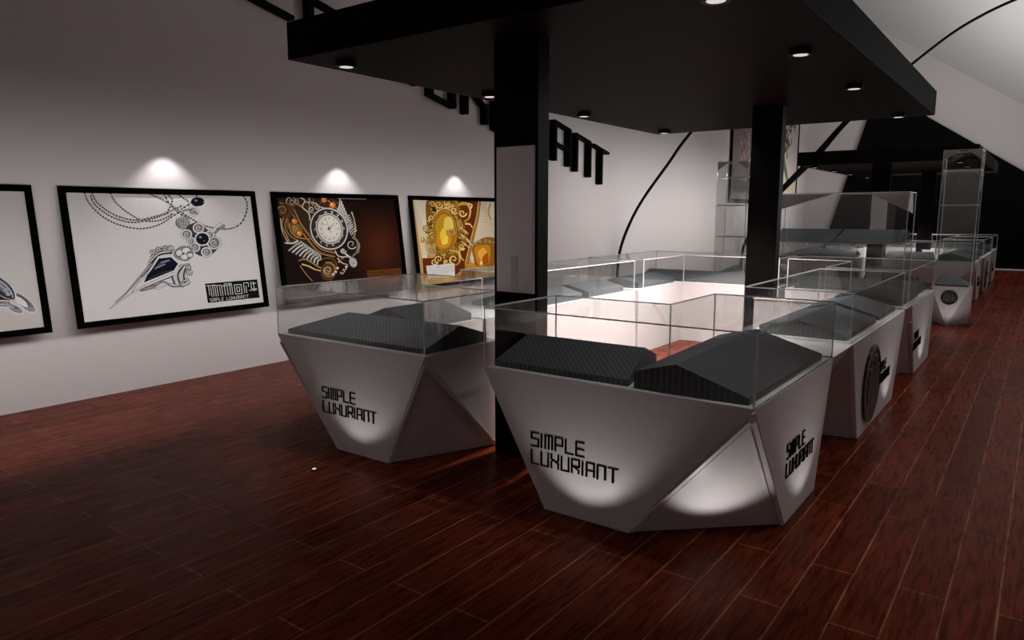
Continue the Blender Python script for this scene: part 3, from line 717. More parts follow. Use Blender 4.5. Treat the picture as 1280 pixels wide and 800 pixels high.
class Ink:
    """shapes printed on a picture: every shape is a flat polygon on the sheet, later ones over earlier ones"""
    def __init__(s, w, h, quad=None):
        s.w, s.h = w, h
        s.H = homography(quad, ((0, 0), (1, 0), (1, 1), (0, 1))) if quad else (lambda x, y: (x, y))
        s.v = []; s.f = []; s.m = []; s.mats = []; s.k = 0
    def mi(s, c):
        m_ = flat(c)
        if m_ not in s.mats: s.mats.append(m_)
        return s.mats.index(m_)
    def pt(s, x, y):
        u, v = s.H(x, y); u = min(max(u, 0), 1); v = min(max(v, 0), 1)
        return (u * s.w, -v * s.h)
    def face(s, pts, c):
        s.k += 1
        z = .0006 + .000004 * s.k
        n_ = len(s.v); s.v += [(x, y, z) for x, y in pts]; s.f.append(tuple(range(n_, n_ + len(pts)))); s.m.append(s.mi(c))
    def poly(s, pts, c): s.face([s.pt(*p) for p in pts], c)
    def smooth(s, pts, n_=6, closed=False):
        out = []
        Q = [pts[-1]] + list(pts) + [pts[0], pts[1]] if closed else [pts[0]] + list(pts) + [pts[-1]]
        for i in range(1, len(Q) - 2):
            a, b_, c, d = Q[i - 1:i + 3]
            for k in range(n_):
                t = k / n_
                out.append(tuple(.5 * (2 * b_[j] + (c[j] - a[j]) * t + (2 * a[j] - 5 * b_[j] + 4 * c[j] - d[j]) * t * t + (3 * b_[j] - a[j] - 3 * c[j] + d[j]) * t ** 3) for j in (0, 1)))
        if not closed: out.append(tuple(Q[-2]))
        return out
    def blob(s, pts, c, n_=5): s.poly(s.smooth(pts, n_, True), c)
    def ell(s, x, y, rx, ry, c, rot=0, n_=26):
        a = math.radians(rot)
        s.poly([(x + rx * math.cos(t) * math.cos(a) - ry * math.sin(t) * math.sin(a), y + rx * math.cos(t) * math.sin(a) + ry * math.sin(t) * math.cos(a)) for t in [2 * math.pi * i / n_ for i in range(n_)]], c)
    outline = None
    def line(s, pts, w, c, w2=None, sm=True, dash=None, c2=None, n_=6):
        if s.outline and w >= s.outline[1] and sum(c) > .5 and not dash:     # engraved dark edge around light metal lines
            keep, s.outline = s.outline, None
            s.line(pts, w + keep[2], keep[0], (w if w2 is None else w2) + keep[2] * .8, sm, None, None, n_)
            s.outline = keep
        P_ = s.smooth(pts, n_) if sm and len(pts) > 2 else list(pts)
        if dash:
            R_ = [P_[0]]; acc = 0
            for a, b_ in zip(P_, P_[1:]):
                d = math.hypot(b_[0] - a[0], b_[1] - a[1]); k = max(1, int(d / dash))
                for j in range(1, k + 1): R_.append((a[0] + (b_[0] - a[0]) * j / k, a[1] + (b_[1] - a[1]) * j / k))
            P_ = R_
        N_ = len(P_); w2 = w if w2 is None else w2
        s.k += 1; z = .0006 + .000004 * s.k
        base = len(s.v)
        for i, p in enumerate(P_):
            a = P_[max(i - 1, 0)]; b_ = P_[min(i + 1, N_ - 1)]
            dx, dy = b_[0] - a[0], b_[1] - a[1]; L_ = math.hypot(dx, dy) or 1
            ww = (w + (w2 - w) * i / max(1, N_ - 1)) / 2
            if dash: ww *= (1.0 if i % 2 else .72)
            for sg in (1, -1):
                x, y = s.pt(p[0] - dy / L_ * ww * sg, p[1] + dx / L_ * ww * sg); s.v.append((x, y, z))
        for i in range(N_ - 1):
            s.f.append((base + 2 * i, base + 2 * i + 2, base + 2 * i + 3, base + 2 * i + 1))
            s.m.append(s.mi(c2 if (dash and c2 and i % 2) else c))
    def ring(s, x, y, rx, ry, w, c, rot=0, a0=0, a1=360, n_=24):
        a = math.radians(rot)
        s.line([(x + rx * math.cos(t) * math.cos(a) - ry * math.sin(t) * math.sin(a), y + rx * math.cos(t) * math.sin(a) + ry * math.sin(t) * math.cos(a)) for t in [math.radians(a0 + (a1 - a0) * i / n_) for i in range(n_ + 1)]], w, c, sm=False)
    def spiral(s, x, y, r0, r1, turns, w, c, a0=0, sgn=1, n_=30):
        s.line([(x + (r0 + (r1 - r0) * i / n_) * math.cos(math.radians(a0) + sgn * turns * 2 * math.pi * i / n_), y + (r0 + (r1 - r0) * i / n_) * math.sin(math.radians(a0) + sgn * turns * 2 * math.pi * i / n_)) for i in range(n_ + 1)], w, c, w2=w * .5, sm=False)
    def plate(s, q, bg, fg, rows=True):
        """small lettered plate; q = its four corners, TL TR BR BL"""
        s.poly(q, bg)
        def L_(u0, v0, u1, v1, w):
            g = lambda u, v: tuple((q[0][j] * (1 - u) + q[1][j] * u) * (1 - v) + (q[3][j] * (1 - u) + q[2][j] * u) * v for j in (0, 1))
            s.line([g(u0, v0), g(u1, v1)], w, fg, sm=False)
        ww = math.hypot(q[1][0] - q[0][0], q[1][1] - q[0][1]); t = ww * .012
        L_(.02, .12, .2, .12, t); L_(.06, .12, .06, .62, t); L_(.1, .2, .1, .7, t)
        for x in (.14, .18, .22, .27, .31, .36, .41, .46, .5): L_(x, .2 if int(x * 100) % 2 else .12, x, .7, t)
        L_(.22, .15, .31, .15, t); L_(.31, .2, .5, .18, t); L_(.36, .1, .5, .1, t)
        for a in ((.55, .2, .68, .2), (.68, .2, .68, .68), (.55, .68, .68, .68), (.55, .2, .55, .68), (.59, .32, .64, .32), (.64, .32, .64, .56), (.59, .56, .64, .56), (.59, .32, .59, .56)): L_(*a, t)
        for a in ((.73, .14, .73, .68), (.73, .14, .82, .14), (.82, .14, .82, .36), (.77, .3, .77, .68), (.87, .1, .87, .5), (.87, .5, .97, .5), (.92, .1, .92, .62), (.82, .56, .97, .56), (.88, .2, .97, .2)): L_(*a, t)
        # small line of words below
        x = .05
        for ch in 'SIMPLE LUXURIANT':
            if ch == ' ': x += .04; continue
            gw, st = GL[ch]
            for x0, y0, x1, y1 in st: L_(x + x0 * .036 * gw, .95 - y0 * .16, x + x1 * .036 * gw, .95 - y1 * .16, t * .55)
            x += .036 * gw + .016
    def build(s, parent, M4, name='printed_image'):
        vs = [M4 @ V(v) for v in s.v]
        return link(name, vs, s.f, s.mats, parent, s.m)

PT, PB_, PZT, PZB = -7.0, -6.84, 1.94, .685
def picture(y0, y1, label, ground, quad, draw, xt=PT, xb=PB_, zt=PZT, zb=PZB, fw=.055, border=(.62, .6, .59)):
    L_ = math.hypot(xb - xt, zt - zb)
    org = V((xt, y0, zt))
    r_ = empty('framed_picture', org, label, 'picture', None)
    up = V((xt - xb, 0, zt - zb)).normalized(); side = V((0, 1, 0)); nrm = side.cross(up)   # towards the room
    if nrm.x < 0: nrm = -nrm
    Wd = y1 - y0
    R3 = Matrix((side, up, nrm)).transposed().to_4x4()
    mb = MB(); d = .03
    def bar(u0, v0, u1, v1, z0=-d + .004, z1=.004, mi=0):
        mb.obox(R3 @ V((u0, -v1, z0)), R3 @ V((u1 - u0, 0, 0)), R3 @ V((0, v1 - v0, 0)), R3 @ V((0, 0, z1 - z0)), mi)
    bar(0, 0, Wd, fw); bar(0, L_ - fw, Wd, L_); bar(0, fw, fw, L_ - fw); bar(Wd - fw, fw, Wd, L_ - fw)
    mb.build('frame', M['frame'], r_)
    mb = MB(); bar(fw, fw, Wd - fw, L_ - fw, -d + .004, -.012)
    mb.build('print_sheet', flat(border), r_)
    ink = Ink(Wd - 2 * fw, L_ - 2 * fw, quad)
    e = .004
    w_, h_ = ink.w, ink.h
    ink.face([(e, -e), (w_ - e, -e), (w_ - e, -h_ + e), (e, -h_ + e)], ground)
    draw(ink)
    M4 = R3 @ Matrix.Translation(V((fw, -fw, -.012)))
    ink.build(r_, M4)
    return r_

SIL, SILD, SILM, NAVY = (.6, .59, .6), (.04, .04, .045), (.22, .215, .22), (.004, .005, .012)
def cq(q, x0, y0, s): return [((x - x0) * s, (y - y0) * s) for x, y in q]

def draw1(k):   # silver dagger pendant with dark stone and chains
    k.outline = ((.05, .05, .055), 4, 5)
    ch = dict(w=11, c=(.36, .35, .34), dash=7, c2=(.03, .03, .03))
    for p in ([(120, 40), (150, 110), (230, 190), (330, 240), (450, 262), (560, 240), (640, 190), (690, 160)],
              [(165, 40), (200, 110), (300, 180), (420, 212), (540, 190), (640, 155), (700, 125)],
              [(270, 42), (310, 110), (390, 175), (470, 215), (570, 212), (650, 170)],
              [(158, 60), (185, 120), (280, 190), (400, 225), (520, 205), (630, 165)],
              [(490, 50), (590, 95), (650, 135), (740, 195), (830, 245), (960, 265), (1040, 235), (1075, 170), (1080, 110), (1055, 62)],
              [(590, 50), (620, 110), (680, 170), (740, 200)], [(600, 50), (640, 90), (625, 140), (600, 180)],
              [(665, 55), (710, 85), (740, 105)], [(792, 62), (750, 110), (690, 150)]):
        k.line(p, ch['w'], ch['c'], dash=ch['dash'], c2=ch['c2'])
    k.ell(790, 104, 40, 27, NAVY); k.ell(780, 96, 9, 6, (.2, .22, .3)); k.ell(828, 106, 6, 6, SILM)
    k.ring(765, 158, 28, 25, 8, SIL); k.ring(762, 158, 15, 14, 5, SILD); k.line([(700, 160), (740, 150), (790, 175)], 6, SILM)
    k.ell(702, 228, 44, 38, SILM)
    for i in range(6):
        k.line([(662 + i * 6, 205 + i * 10), (700 + i * 6, 198 + i * 11), (742 - i * 2, 210 + i * 9)], 3, SIL)
        k.line([(668 + i * 13, 200), (664 + i * 14, 262 - abs(i - 3) * 6)], 3, SILD)
    # flower
    k.blob([(720, 260), (790, 225), (850, 270), (920, 330), (900, 390), (840, 425), (780, 410), (735, 350)], SILD)
    for x, y, r in ((795, 258, 30), (725, 295, 28), (885, 345, 38), (842, 400, 28), (775, 372, 26), (860, 300, 24), (750, 335, 22)):
        k.ell(x, y, r * .95, r * .85, SILM); k.ring(x, y, r, r * .9, 9, SIL, n_=16); k.spiral(x, y, r * .62, 4, 1.2, 7, SIL, a0=40); k.ring(x, y, r * .75, r * .66, 3, SILD, n_=14)
    k.ell(818, 322, 46, 42, SIL); k.ell(818, 322, 38, 34, NAVY); k.ell(806, 312, 9, 7, (.16, .2, .3)); k.ell(828, 334, 5, 4, (.1, .13, .22))
    k.line([(870, 285), (905, 250), (935, 228)], 14, SIL); k.line([(890, 290), (920, 262), (950, 240)], 8, SILM); k.ell(935, 258, 16, 12, SILM)
    # pendant head
    k.blob([(650, 400), (690, 365), (745, 370), (765, 410), (735, 450), (690, 448), (655, 430)], SILM)
    for x, y, r in ((685, 405, 26), (722, 392, 26), (712, 428, 24), (745, 418, 18)): k.ell(x, y, r, r * .8, SIL); k.ring(x, y, r, r * .8, 4, SILD, n_=14); k.ell(x + 3, y - 4, r * .4, r * .3, (.7, .69, .7))
    k.ell(705, 410, 8, 6, SILD); k.ell(735, 402, 7, 6, SILD)
    # side wings
    for i in range(6):
        k.line([(520 - i * 6, 412 + i * 17), (560, 380 + i * 8), (640, 365 + i * 8)], 11, SIL if i % 2 == 0 else SILD)
    for x, y, r in ((600, 378, 16), (560, 384, 14), (632, 380, 18), (525, 400, 14)): k.spiral(x, y, r, 3, 1.3, 6, SIL); k.ring(x, y, r + 3, r, 3, SILD, n_=12)
    for i in range(6):
        k.line([(655 + i * 16, 590), (640 + i * 17, 535), (680 + i * 12, 485), (745, 470 + i * 3)], 10, SIL if i % 2 else SILD)
    for x, y, r in ((722, 575, 20), (742, 520, 16), (700, 590, 14), (735, 490, 14)): k.spiral(x, y, r, 3, 1.3, 6, SIL); k.ring(x, y, r + 3, r, 3, SILD, n_=12)
    k.line([(745, 570), (690, 600), (620, 590), (560, 612), (525, 600), (540, 580)], 8, SIL); k.line([(700, 600), (640, 602), (590, 575), (540, 600)], 5, SILM)
    # stone
    k.poly([(555, 425), (640, 425), (688, 470), (655, 520), (465, 592), (490, 520)], SIL)
    k.poly([(560, 438), (632, 430), (675, 468), (650, 508), (472, 580), (500, 522)], NAVY)
    k.poly([(530, 500), (575, 455), (625, 442), (632, 452), (580, 470), (540, 505)], (.07, .09, .15)); k.line([(545, 495), (600, 470)], 4, (.4, .43, .5)); k.line([(575, 462), (620, 448)], 3, (.4, .43, .5))
    k.line([(500, 560), (560, 530), (640, 505)], 3, (.05, .07, .14))
    # spikes
    k.line([(560, 430), (500, 520), (440, 580), (400, 640)], 11, SIL, 3); k.line([(545, 435), (480, 530), (430, 560)], 5, SILD, 3)
    k.line([(520, 470), (450, 545), (370, 640), (303, 697)], 13, SILM, 2); k.line([(515, 474), (446, 545), (366, 640), (303, 697)], 4, SIL, 1)
    k.line([(655, 525), (560, 565), (460, 610), (360, 670), (268, 735)], 15, SIL, 2); k.line([(640, 545), (540, 585), (450, 625)], 5, SILD, 2)
    k.line([(560, 590), (470, 615), (458, 628), (540, 608)], 5, SILM)
    k.outline = None
    k.plate([(832, 586), (1140, 560), (1155, 668), (850, 700)], (.004, .004, .004), (.6, .59, .58))

BR, BRD, BRL, CU = (.13, .06, .018), (.012, .005, .003), (.42, .24, .09), (.5, .13, .025)
def draw2(k):   # winged pocket watch on a dark brown ground
    S_ = (.55, .53, .5); Sd = (.03, .022, .018)
    k.outline = ((.01, .006, .004), 5, 6)
    for i in range(26):
        t = i / 25; q = 1 - .86 * t
        pts = [(900 + 300 * q * math.cos(a) * (1 - .15 * math.sin(a)), 470 + 420 * q * math.sin(a)) for a in [2 * math.pi * j / 40 for j in range(40)]]
        k.poly([(max(min(x, 1150), 560), y) for x, y in pts], (.006 + .06 * t ** 1.4, .002 + .0105 * t ** 1.5, .001 + .002 * t))
    # ornate bronze mass
    k.poly([(70, 70), (560, 75), (700, 190), (700, 380), (730, 470), (690, 540), (560, 700), (480, 745), (360, 745), (250, 600), (120, 440), (90, 250)], BRD)
    k.poly([(90, 85), (560, 85), (600, 300), (540, 520), (300, 520), (140, 400)], (.035, .018, .007))
    for i in range(6):
        k.line([(95, 110 + i * 9), (200, 140 + i * 18), (260, 260 + i * 16), (330, 360 + i * 16), (420, 470 + i * 12), (540, 510 + i * 10)], 7, (BR, BRL, BRD)[i % 3])
    k.ell(150, 180, 62, 60, (.09, .045, .012)); k.spiral(118, 180, 40, 6, 1.1, 9, BRL, 200); k.ring(118, 180, 46, 44, 4, BRD)
    k.ell(225, 100, 30, 22, BR); k.ell(235, 330, 40, 62, (.2, .11, .03), -30); k.ell(225, 335, 24, 44, (.3, .18, .05), -30)
    k.spiral(195, 105, 44, 6, 1.4, 7, S_, 160); k.ring(200, 100, 50, 40, 4, BRL)
    for i in range(8):
        a = i * 8
        k.line([(170 + a * 5, 72), (240 + a * 3, 130 + i * 4), (300 + a * 2, 170 + i * 8)], 4, (S_, BRL, BRD, BR)[i % 4])
    k.line([(260, 75), (300, 100), (280, 150), (330, 200), (340, 260)], 9, S_); k.line([(300, 110), (380, 120), (420, 150), (470, 160)], 8, S_)
    k.spiral(352, 170, 24, 5, 1.2, 8, S_, 90); k.spiral(395, 150, 22, 4, 1.2, 7, S_, 0); k.line([(340, 80), (350, 120), (400, 150)], 7, BRL)
    k.line([(430, 70), (500, 110), (560, 170)], 8, BRL); k.line([(480, 72), (560, 120), (590, 170)], 6, BR)
    # bead borders
    def beads(pts, r, c):
        P_ = k.smooth(pts, 5)
        for p in P_: k.ell(p[0], p[1], r, r, c, n_=8)
    k.line([(130, 235), (115, 300), (150, 370), (175, 430)], 9, BRL); k.line([(160, 235), (140, 300), (180, 380), (250, 420)], 6, BRL)
    beads([(105, 245), (110, 300), (125, 360), (160, 425)], 5, (.75, .6, .38))
    k.line([(180, 280), (180, 330), (215, 380), (270, 400), (340, 410)], 8, BRL)
    for i in range(6): k.line([(145 + i * 3, 255 + i * 12), (168 + i * 3, 250 + i * 12)], 4, (.55, .28, .08))
    # copper beads
    for x, y in ((452, 92), (520, 135), (216, 265), (255, 362)):
        k.ell(x, y, 30, 28, BRD); k.ell(x, y, 25, 24, CU); k.ell(x + 3, y + 4, 16, 15, (.7, .22, .05)); k.ell(x - 7, y - 8, 7, 5, (.95, .7, .45))
    # wings
    for i in range(9):
        x0, y0 = 560 + i * 10, 190 + i * 19
        k.line([(x0, y0), (x0 + 18 + i * 2, y0 - 55 + i * 2), (x0 + 22, y0 - 112 + i * 7)], 19, Sd); k.line([(x0, y0), (x0 + 18 + i * 2, y0 - 55 + i * 2), (x0 + 22, y0 - 112 + i * 7)], 16, (.5, .46, .42), 11)
    for i in range(8):
        x0, y0 = 600 + i * 10, 250 + i * 14
        k.line([(x0, y0 + 30), (x0 + 26, y0 - 5), (x0 + 60 - i * 2, y0 - 40 + i * 4)], 12, Sd); k.line([(x0, y0 + 30), (x0 + 26, y0 - 5), (x0 + 58 - i * 2, y0 - 38 + i * 4)], 8, S_, 6)
    beads([(675, 195), (695, 260), (705, 330), (690, 400)], 6, (.6, .5, .35))
    k.line([(680, 390), (720, 430), (715, 510), (660, 560)], 22, (.2, .17, .1), 10); k.line([(690, 400), (735, 450), (725, 520)], 7, (.32, .28, .18)); k.spiral(672, 450, 40, 8, 1.2, 8, S_, 30)
    for i in range(10):
        k.line([(245 + i * 21, 420 + i * 16), (200 + i * 22, 440 + i * 16), (135 + i * 29, 440 + i * 14 + (50 if i > 0 else 0))], 20, Sd)
        k.line([(245 + i * 21, 420 + i * 16), (205 + i * 22, 440 + i * 16), (140 + i * 29, 438 + i * 14 + (50 if i > 0 else 0))], 17, (.4, .36, .33) if i % 2 else (.55, .51, .47), 11)
    for i in range(9):
        k.line([(260 + i * 18, 425 + i * 13), (285 + i * 17, 440 + i * 12), (300 + i * 16, 470 + i * 12)], 13, Sd); k.line([(262 + i * 18, 425 + i * 13), (285 + i * 17, 440 + i * 12), (298 + i * 16, 468 + i * 12)], 8, S_)
    # lower scrolls
    k.line([(250, 580), (300, 570), (360, 600), (430, 640), (470, 620)], 9, BRL); beads([(280, 610), (330, 625), (380, 650), (440, 665)], 6, (.8, .5, .2))
    k.line([(260, 620), (310, 690), (360, 745)], 5, BRL); k.ell(490, 660, 62, 80, (.07, .035, .012), 20); k.spiral(487, 660, 66, 8, 1.7, 10, BRL, 250); k.spiral(485, 655, 34, 5, 1.4, 8, (.6, .4, .2), 60)
    k.line([(430, 570), (500, 560), (550, 600), (540, 690), (500, 740)], 10, BR); k.line([(560, 560), (600, 600), (640, 620), (600, 690)], 9, S_, 5)
    for x, y in ((575, 590), (600, 560), (560, 640), (545, 670), (525, 690), (590, 680), (610, 655), (630, 630)): k.ell(x, y, 11, 10, CU if (x + y) % 3 else S_); k.ell(x - 3, y - 3, 4, 3, (.9, .7, .5))
    k.line([(590, 490), (640, 540), (670, 560)], 14, S_); k.spiral(605, 500, 24, 5, 1.3, 9, S_, 0); k.line([(540, 500), (570, 545), (640, 550)], 8, S_)
    k.ell(685, 595, 34, 44, Sd, -20); k.ell(685, 595, 30, 40, (.45, .43, .42), -20); k.spiral(685, 592, 24, 5, 1.5, 7, (.75, .73, .72), 40)
    # watch
    k.ell(492, 325, 150, 172, Sd, -22, 40); k.ring(492, 325, 144, 166, 10, S_, -22, n_=44); k.ring(492, 325, 126, 148, 22, Sd, -22, n_=40)
    for i in range(14):
        a = 2 * math.pi * i / 14; x = 492 + 118 * math.cos(a) * .98; y = 325 + 138 * math.sin(a)
        k.line([(x - 12 * math.cos(a + .6), y - 12 * math.sin(a)), (x + 6, y), (x + 16 * math.sin(a), y - 16 * math.cos(a))], 9, S_, 4)
    k.ring(496, 325, 102, 122, 9, S_, -22, n_=40); k.ell(496, 325, 98, 118, (.09, .06, .04), -22, 36); k.ell(496, 325, 92, 112, (.63, .59, .53), -22, 36); k.ell(508, 318, 62, 82, (.68, .645, .585), -22, 30)
    for i in range(12):
        a = 2 * math.pi * i / 12; k.ell(496 + 68 * math.cos(a), 325 + 84 * math.sin(a), 6, 8, (.33, .28, .23))
    k.line([(440, 300), (480, 285)], 4, (.3, .25, .2)); k.line([(492, 325), (538, 278)], 7, (.1, .06, .03), 3); k.line([(492, 325), (478, 262)], 4, (.25, .2, .15), 2); k.ell(492, 325, 13, 13, (.2, .13, .06)); k.ell(503, 350, 4, 6, (.2, .15, .1))
    k.plate([(795, 662), (1065, 640), (1080, 750), (812, 780)], (.13, .035, .006), (.025, .006, .002))

GO, GOL, GOD, AM = (.5, .26, .03), (.85, .6, .17), (.05, .012, .003), (.62, .27, .012)
def draw3(k):   # gilded brooch with a large amber stone
    k.outline = ((.06, .014, .003), 5, 4)
    k.poly([(45, 75), (160, 80), (170, 450), (140, 700), (60, 200)], (.72, .6, .42)); k.blob([(60, 90), (150, 90), (150, 300), (110, 260)], (.8, .7, .55))
    k.poly([(400, 85), (560, 92), (560, 230), (500, 440), (460, 640), (380, 700), (130, 700), (120, 560), (200, 560), (380, 540)], (.13, .02, .003))
    k.poly([(570, 95), (800, 98), (800, 560), (530, 640), (500, 560), (540, 380)], (.72, .6, .42))
    k.line([(575, 95), (560, 230), (520, 400), (470, 620)], 24, (.4, .17, .02)); k.line([(570, 95), (553, 230), (510, 400), (462, 610)], 6, GOL)
    for i in range(11):
        for j in range(9):
            x, y = 598 + j * 20 + (i % 2) * 10, 130 + i * 24
            if x > 560 + i * -3: k.ell(x, y, 3, 4, (.5, .35, .18), n_=6)
    k.blob([(640, 110), (700, 100), (690, 240), (660, 270), (640, 200)], (.8, .68, .48)); k.line([(665, 120), (648, 190), (670, 260)], 8, (.6, .38, .15))
    # brooch mass
    k.blob([(165, 85), (330, 85), (420, 160), (440, 300), (480, 400), (440, 500), (340, 560), (230, 540), (180, 420), (150, 250)], (.24, .1, .01))
    k.blob([(140, 420), (180, 380), (215, 470), (240, 530), (200, 550), (150, 500)], (.55, .42, .26))
    random.seed(11)
    cols = [GO, GOL, GOD, (.3, .14, .015), (.7, .45, .1)]
    for i in range(120):
        a = random.uniform(0, 2 * math.pi); rr = random.uniform(1.02, 1.5)
        x = 300 + 100 * rr * math.cos(a); y = 345 + 165 * rr * math.sin(a)
        if x < 150 or y < 90 or y > 600: continue
        k.spiral(x, y, random.uniform(12, 24), 3, random.uniform(.7, 1.3), random.uniform(5, 9), random.choice(cols), random.uniform(0, 360), random.choice((1, -1)), 12)
    for i in range(26):
        a = math.pi * (1.15 + .85 * i / 25); k.ell(300 + 112 * math.cos(a), 335 + 172 * math.sin(a), 7, 7, GOL, n_=8); k.ell(301 + 112 * math.cos(a), 337 + 172 * math.sin(a), 4, 4, GOD, n_=6)
    for x, y, r, a in ((250, 130, 34, 0), (320, 110, 30, 90), (200, 130, 26, 180), (375, 180, 30, 40), (190, 240, 24, 120), (205, 385, 32, 200), (150, 320, 22, 60), (210, 300, 28, 250), (435, 470, 28, 30), (250, 570, 34, 100), (310, 590, 30, 320), (215, 590, 28, 0)):
        k.spiral(x, y, r + 4, 5, 1.3, 14, GOD, a); k.spiral(x, y, r, 4, 1.3, 10, GOL, a)
    k.poly([(195, 150), (225, 155), (235, 185), (200, 190)], GOD)
    # scroll right
    k.line([(410, 130), (470, 125), (500, 170), (490, 240), (450, 270)], 26, GO, 12); k.line([(415, 125), (470, 118), (505, 170), (495, 235)], 8, GOL); k.line([(500, 170), (515, 135), (470, 120)], 14, GOL, 6); k.spiral(440, 200, 32, 5, 1.2, 12, GOL, 0)
    k.line([(460, 285), (500, 290), (520, 320)], 18, GOL, 6); k.line([(400, 140), (440, 95)], 14, GO, 6)
    for i in range(16): k.ell(430 + (i % 5) * 13 + (i // 5) * 4, 320 + i * 11, 11, 8, (GOL, GO, (.6, .45, .25))[i % 3], n_=8)
    k.line([(480, 420), (540, 480)], 12, (.75, .62, .4), 6); k.ell(122, 415, 19, 24, GO); k.ell(118, 408, 8, 10, GOL)
    # stone
    k.ell(298, 345, 96, 162, GOD, -4, 36); k.ring(298, 345, 92, 158, 10, GO, -4, n_=36); k.ell(298, 345, 84, 148, (.4, .17, .006), -4, 34)
    k.blob([(235, 260), (290, 210), (330, 250), (300, 350), (260, 380), (225, 330)], (.5, .27, .012)); k.blob([(300, 240), (350, 235), (370, 320), (330, 350), (290, 320)], (.78, .58, .12))
    k.blob([(250, 360), (330, 340), (350, 420), (310, 480), (250, 470), (230, 410)], AM); k.blob([(270, 390), (320, 380), (320, 440), (280, 450)], (.9, .65, .09)); k.blob([(280, 320), (310, 360), (280, 430), (260, 380)], (.85, .58, .05))
    k.spiral(360, 365, 34, 5, 1.4, 9, GO, 200); k.ring(350, 350, 26, 22, 5, GOL)
    # lower scroll
    k.line([(340, 500), (400, 520), (415, 590), (370, 620), (335, 590)], 20, GO, 8); k.line([(340, 496), (405, 515), (420, 590)], 7, GOL); k.line([(410, 500), (430, 560), (455, 580)], 14, GOL, 6); k.spiral(370, 570, 36, 5, 1.2, 12, GOL, 90)
    # second jewel
    k.blob([(520, 470), (600, 400), (700, 400), (760, 480), (740, 620), (560, 635), (530, 560)], (.3, .12, .015))
    for i in range(16): k.spiral(535 + i * 13, 445 - 22 * math.sin(i / 15 * math.pi), 13, 3, 1, 6, (GO, GOL, (.35, .25, .1))[i % 3], i * 40, n_=8)
    k.blob([(535, 480), (600, 455), (660, 470), (650, 600), (580, 630), (550, 570)], (.6, .24, .015)); k.blob([(560, 520), (610, 480), (640, 540), (600, 590)], (.85, .45, .05)); k.blob([(600, 560), (640, 520), (645, 600), (610, 620)], (.45, .09, .005)); k.ell(590, 600, 9, 16, (.95, .8, .5))
    k.poly([(460, 640), (800, 640), (800, 720), (400, 720)], (.28, .15, .04)); k.line([(460, 625), (520, 612), (560, 640), (640, 645)], 20, AM)
    for i in range(14): k.line([(590 + i * 14, 640), (600 + i * 14, 690)], 5, (.6, .5, .3))
    k.poly([(120, 690), (460, 690), (460, 800), (130, 800)], (.4, .15, .02)); k.poly([(140, 715), (400, 700), (400, 800), (150, 800)], (.6, .36, .12))
    k.outline = None
    k.plate([(148, 622), (376, 604), (380, 704), (166, 728)], (.72, .7, .69), (.4, .38, .39))

def draw0(k):   # engraved winged piece at the sheet's lower right
    D_ = (.03, .035, .05); L2 = (.4, .41, .44)
    k.blob([(-2600, 750), (-1000, 700), (-200, 640), (200, 700), (430, 780), (430, 830), (-2600, 1250)], (.5, .44, .42))
    k.blob([(-900, 500), (-400, 300), (-100, 300), (60, 380), (130, 470), (130, 540), (40, 530), (-100, 480), (-500, 620)], D_)
    k.blob([(-880, 500), (-400, 320), (-100, 315), (50, 390), (110, 470), (80, 500), (-100, 430), (-500, 560)], (.14, .15, .18))
    k.line([(-400, 330), (-100, 330), (40, 400), (110, 480), (120, 525)], 10, L2); k.line([(-300, 380), (-60, 380), (30, 430), (90, 500)], 10, L2); k.spiral(75, 480, 40, 6, 1.3, 12, L2, 200)
    for i in range(9): k.spiral(-60 - i * 90, 400 + i * 12, 44, 8, 1.4, 12, L2 if i % 2 else (.25, .26, .3), i * 50)
    k.poly([(-300, 500), (0, 500), (100, 545), (60, 560), (0, 550), (-300, 640)], (.01, .01, .012)); k.line([(-20, 490), (60, 530), (130, 545)], 8, (.45, .33, .26))
    k.blob([(145, 490), (165, 472), (230, 510), (300, 570), (335, 630), (320, 662), (260, 655), (215, 625), (160, 570)], (.62, .6, .6))
    k.blob([(152, 490), (170, 482), (230, 518), (292, 575), (325, 632), (312, 652), (262, 645), (222, 618), (166, 565)], (.16, .165, .19))
    k.blob([(150, 505), (180, 505), (240, 560), (262, 600), (230, 608), (180, 580), (150, 545)], (.64, .62, .62)); k.line([(155, 503), (200, 520), (250, 565), (268, 600)], 12, D_)
    k.spiral(296, 625, 22, 4, 1.3, 7, L2, 0); k.spiral(262, 625, 18, 4, 1.2, 6, L2, 90)
    k.blob([(-300, 560), (40, 545), (110, 570), (190, 610), (215, 660), (190, 672), (120, 660), (40, 615), (-300, 640)], (.6, .58, .58))
    k.blob([(-290, 575), (40, 555), (110, 580), (185, 618), (205, 655), (185, 662), (120, 648), (40, 603), (-290, 625)], (.13, .135, .16))
    for x, y in ((30, 590), (80, 600), (130, 625), (175, 645), (60, 570), (110, 590), (-30, 590), (-90, 590)): k.spiral(x, y, 20, 4, 1.2, 7, L2, x * 3)
    k.line([(5, 585), (60, 590), (120, 620)], 7, (.5, .5, .52))

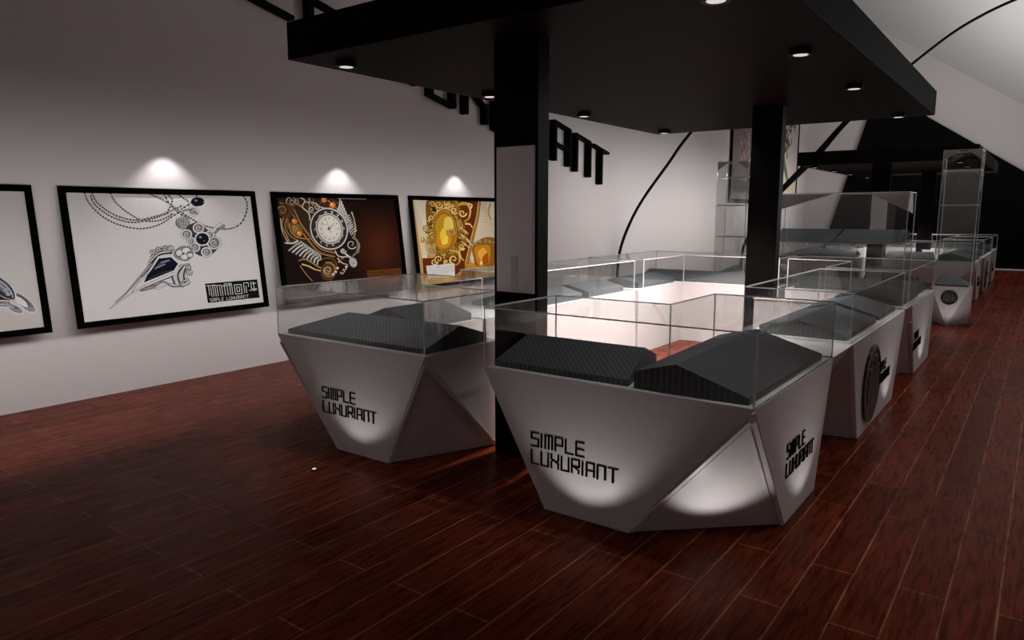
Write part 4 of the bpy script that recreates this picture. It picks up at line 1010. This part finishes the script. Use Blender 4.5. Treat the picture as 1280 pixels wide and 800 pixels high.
picture(.62, 2.58, 'black framed picture of an engraved silver piece, cut by the left edge', (.5, .475, .465), cq([(-377.6, 230.5), (30.7, 239.3), (55.8, 408.5), (-337.4, 452.8)], 0, 300, 7.27), draw0)
picture(2.79, 4.75, 'black framed picture of a silver dagger pendant with navy stone on pale grey', (.6, .575, .57), cq([(82.1, 240.4), (313.6, 245.4), (330.4, 377.6), (105.6, 402.9)], 80, 230, 4.708), draw1)
picture(4.96, 6.92, 'black framed picture of a winged pocket watch on dark brown', (.006, .003, .002), cq([(345.1, 246.1), (494.2, 249.3), (506.4, 357.8), (361.0, 374.1)], 335, 235, 6.4), draw2)
picture(7.13, 9.09, 'black framed picture of a golden brooch, partly hidden by the front pillar', (.5, .3, .1), cq([(515.5, 249.8), (619.5, 252.0), (629.0, 344.0), (527.2, 355.4)], 510, 235, 6.4), draw3)

def draw4(k):
    k.poly([(0, 0), (1, 0), (1, 1), (0, 1)], (.2, .17, .175))
    random.seed(3)
    for i in range(60):
        x = .25 + random.random() * .7; y = .3 + random.random() * .32
        k.line([(x, y), (x + random.uniform(-.05, .05), y + random.uniform(.03, .09))], .03, random.choice(((.4, .13, .05), (.6, .5, .45), (.12, .04, .02), (.5, .3, .2))), .01)
    k.plate([(.08, .78), (.9, .78), (.9, .93), (.08, .93)], (.05, .045, .045), (.3, .28, .28))
def draw5(k):
    k.poly([(0, 0), (1, 0), (1, 1), (0, 1)], (.46, .42, .38))
    random.seed(5)
    for i in range(170):
        t = random.random(); x = .85 - t * .75 + random.uniform(-.17, .17); y = .05 + t * .8 + random.uniform(-.1, .1)
        k.ell(x, y, random.uniform(.02, .05), random.uniform(.012, .03), random.choice(((.04, .04, .02), (.09, .085, .055), (.22, .13, .04), (.14, .15, .12), (.3, .26, .18), (.03, .02, .012))), random.uniform(0, 180), 9)
    k.line([(.35, .55), (.6, .78), (.7, .95)], .12, (.1, .14, .07), .04); k.ell(.72, .93, .06, .02, (.5, .45, .02))
picture(19.3, 22.2, 'tall dark poster with copper coloured jewellery left of the rear pillar', (.2, .17, .175), None, draw4, xt=WX + .05, xb=WX + .05 + .001, zt=4.95, zb=2.0, fw=.1, border=(.2, .17, .175))
picture(22.7, 25.7, 'tall pale poster with mottled brown jewellery right of the rear pillar', (.46, .42, .38), None, draw5, xt=WX + .05, xb=WX + .05 + .001, zt=5.3, zb=2.2, fw=.1, border=(.46, .42, .38))

# picture lights: narrow beams down the wall above each picture
for y, p in ((1.6, 7), (3.77, 9), (5.94, 9), (8.11, 9)):
    spot('picture_beam', (WX + .20, y, 2.42), (WX + .19, y, 1.0), p * 2.1, 100, .6, .02)
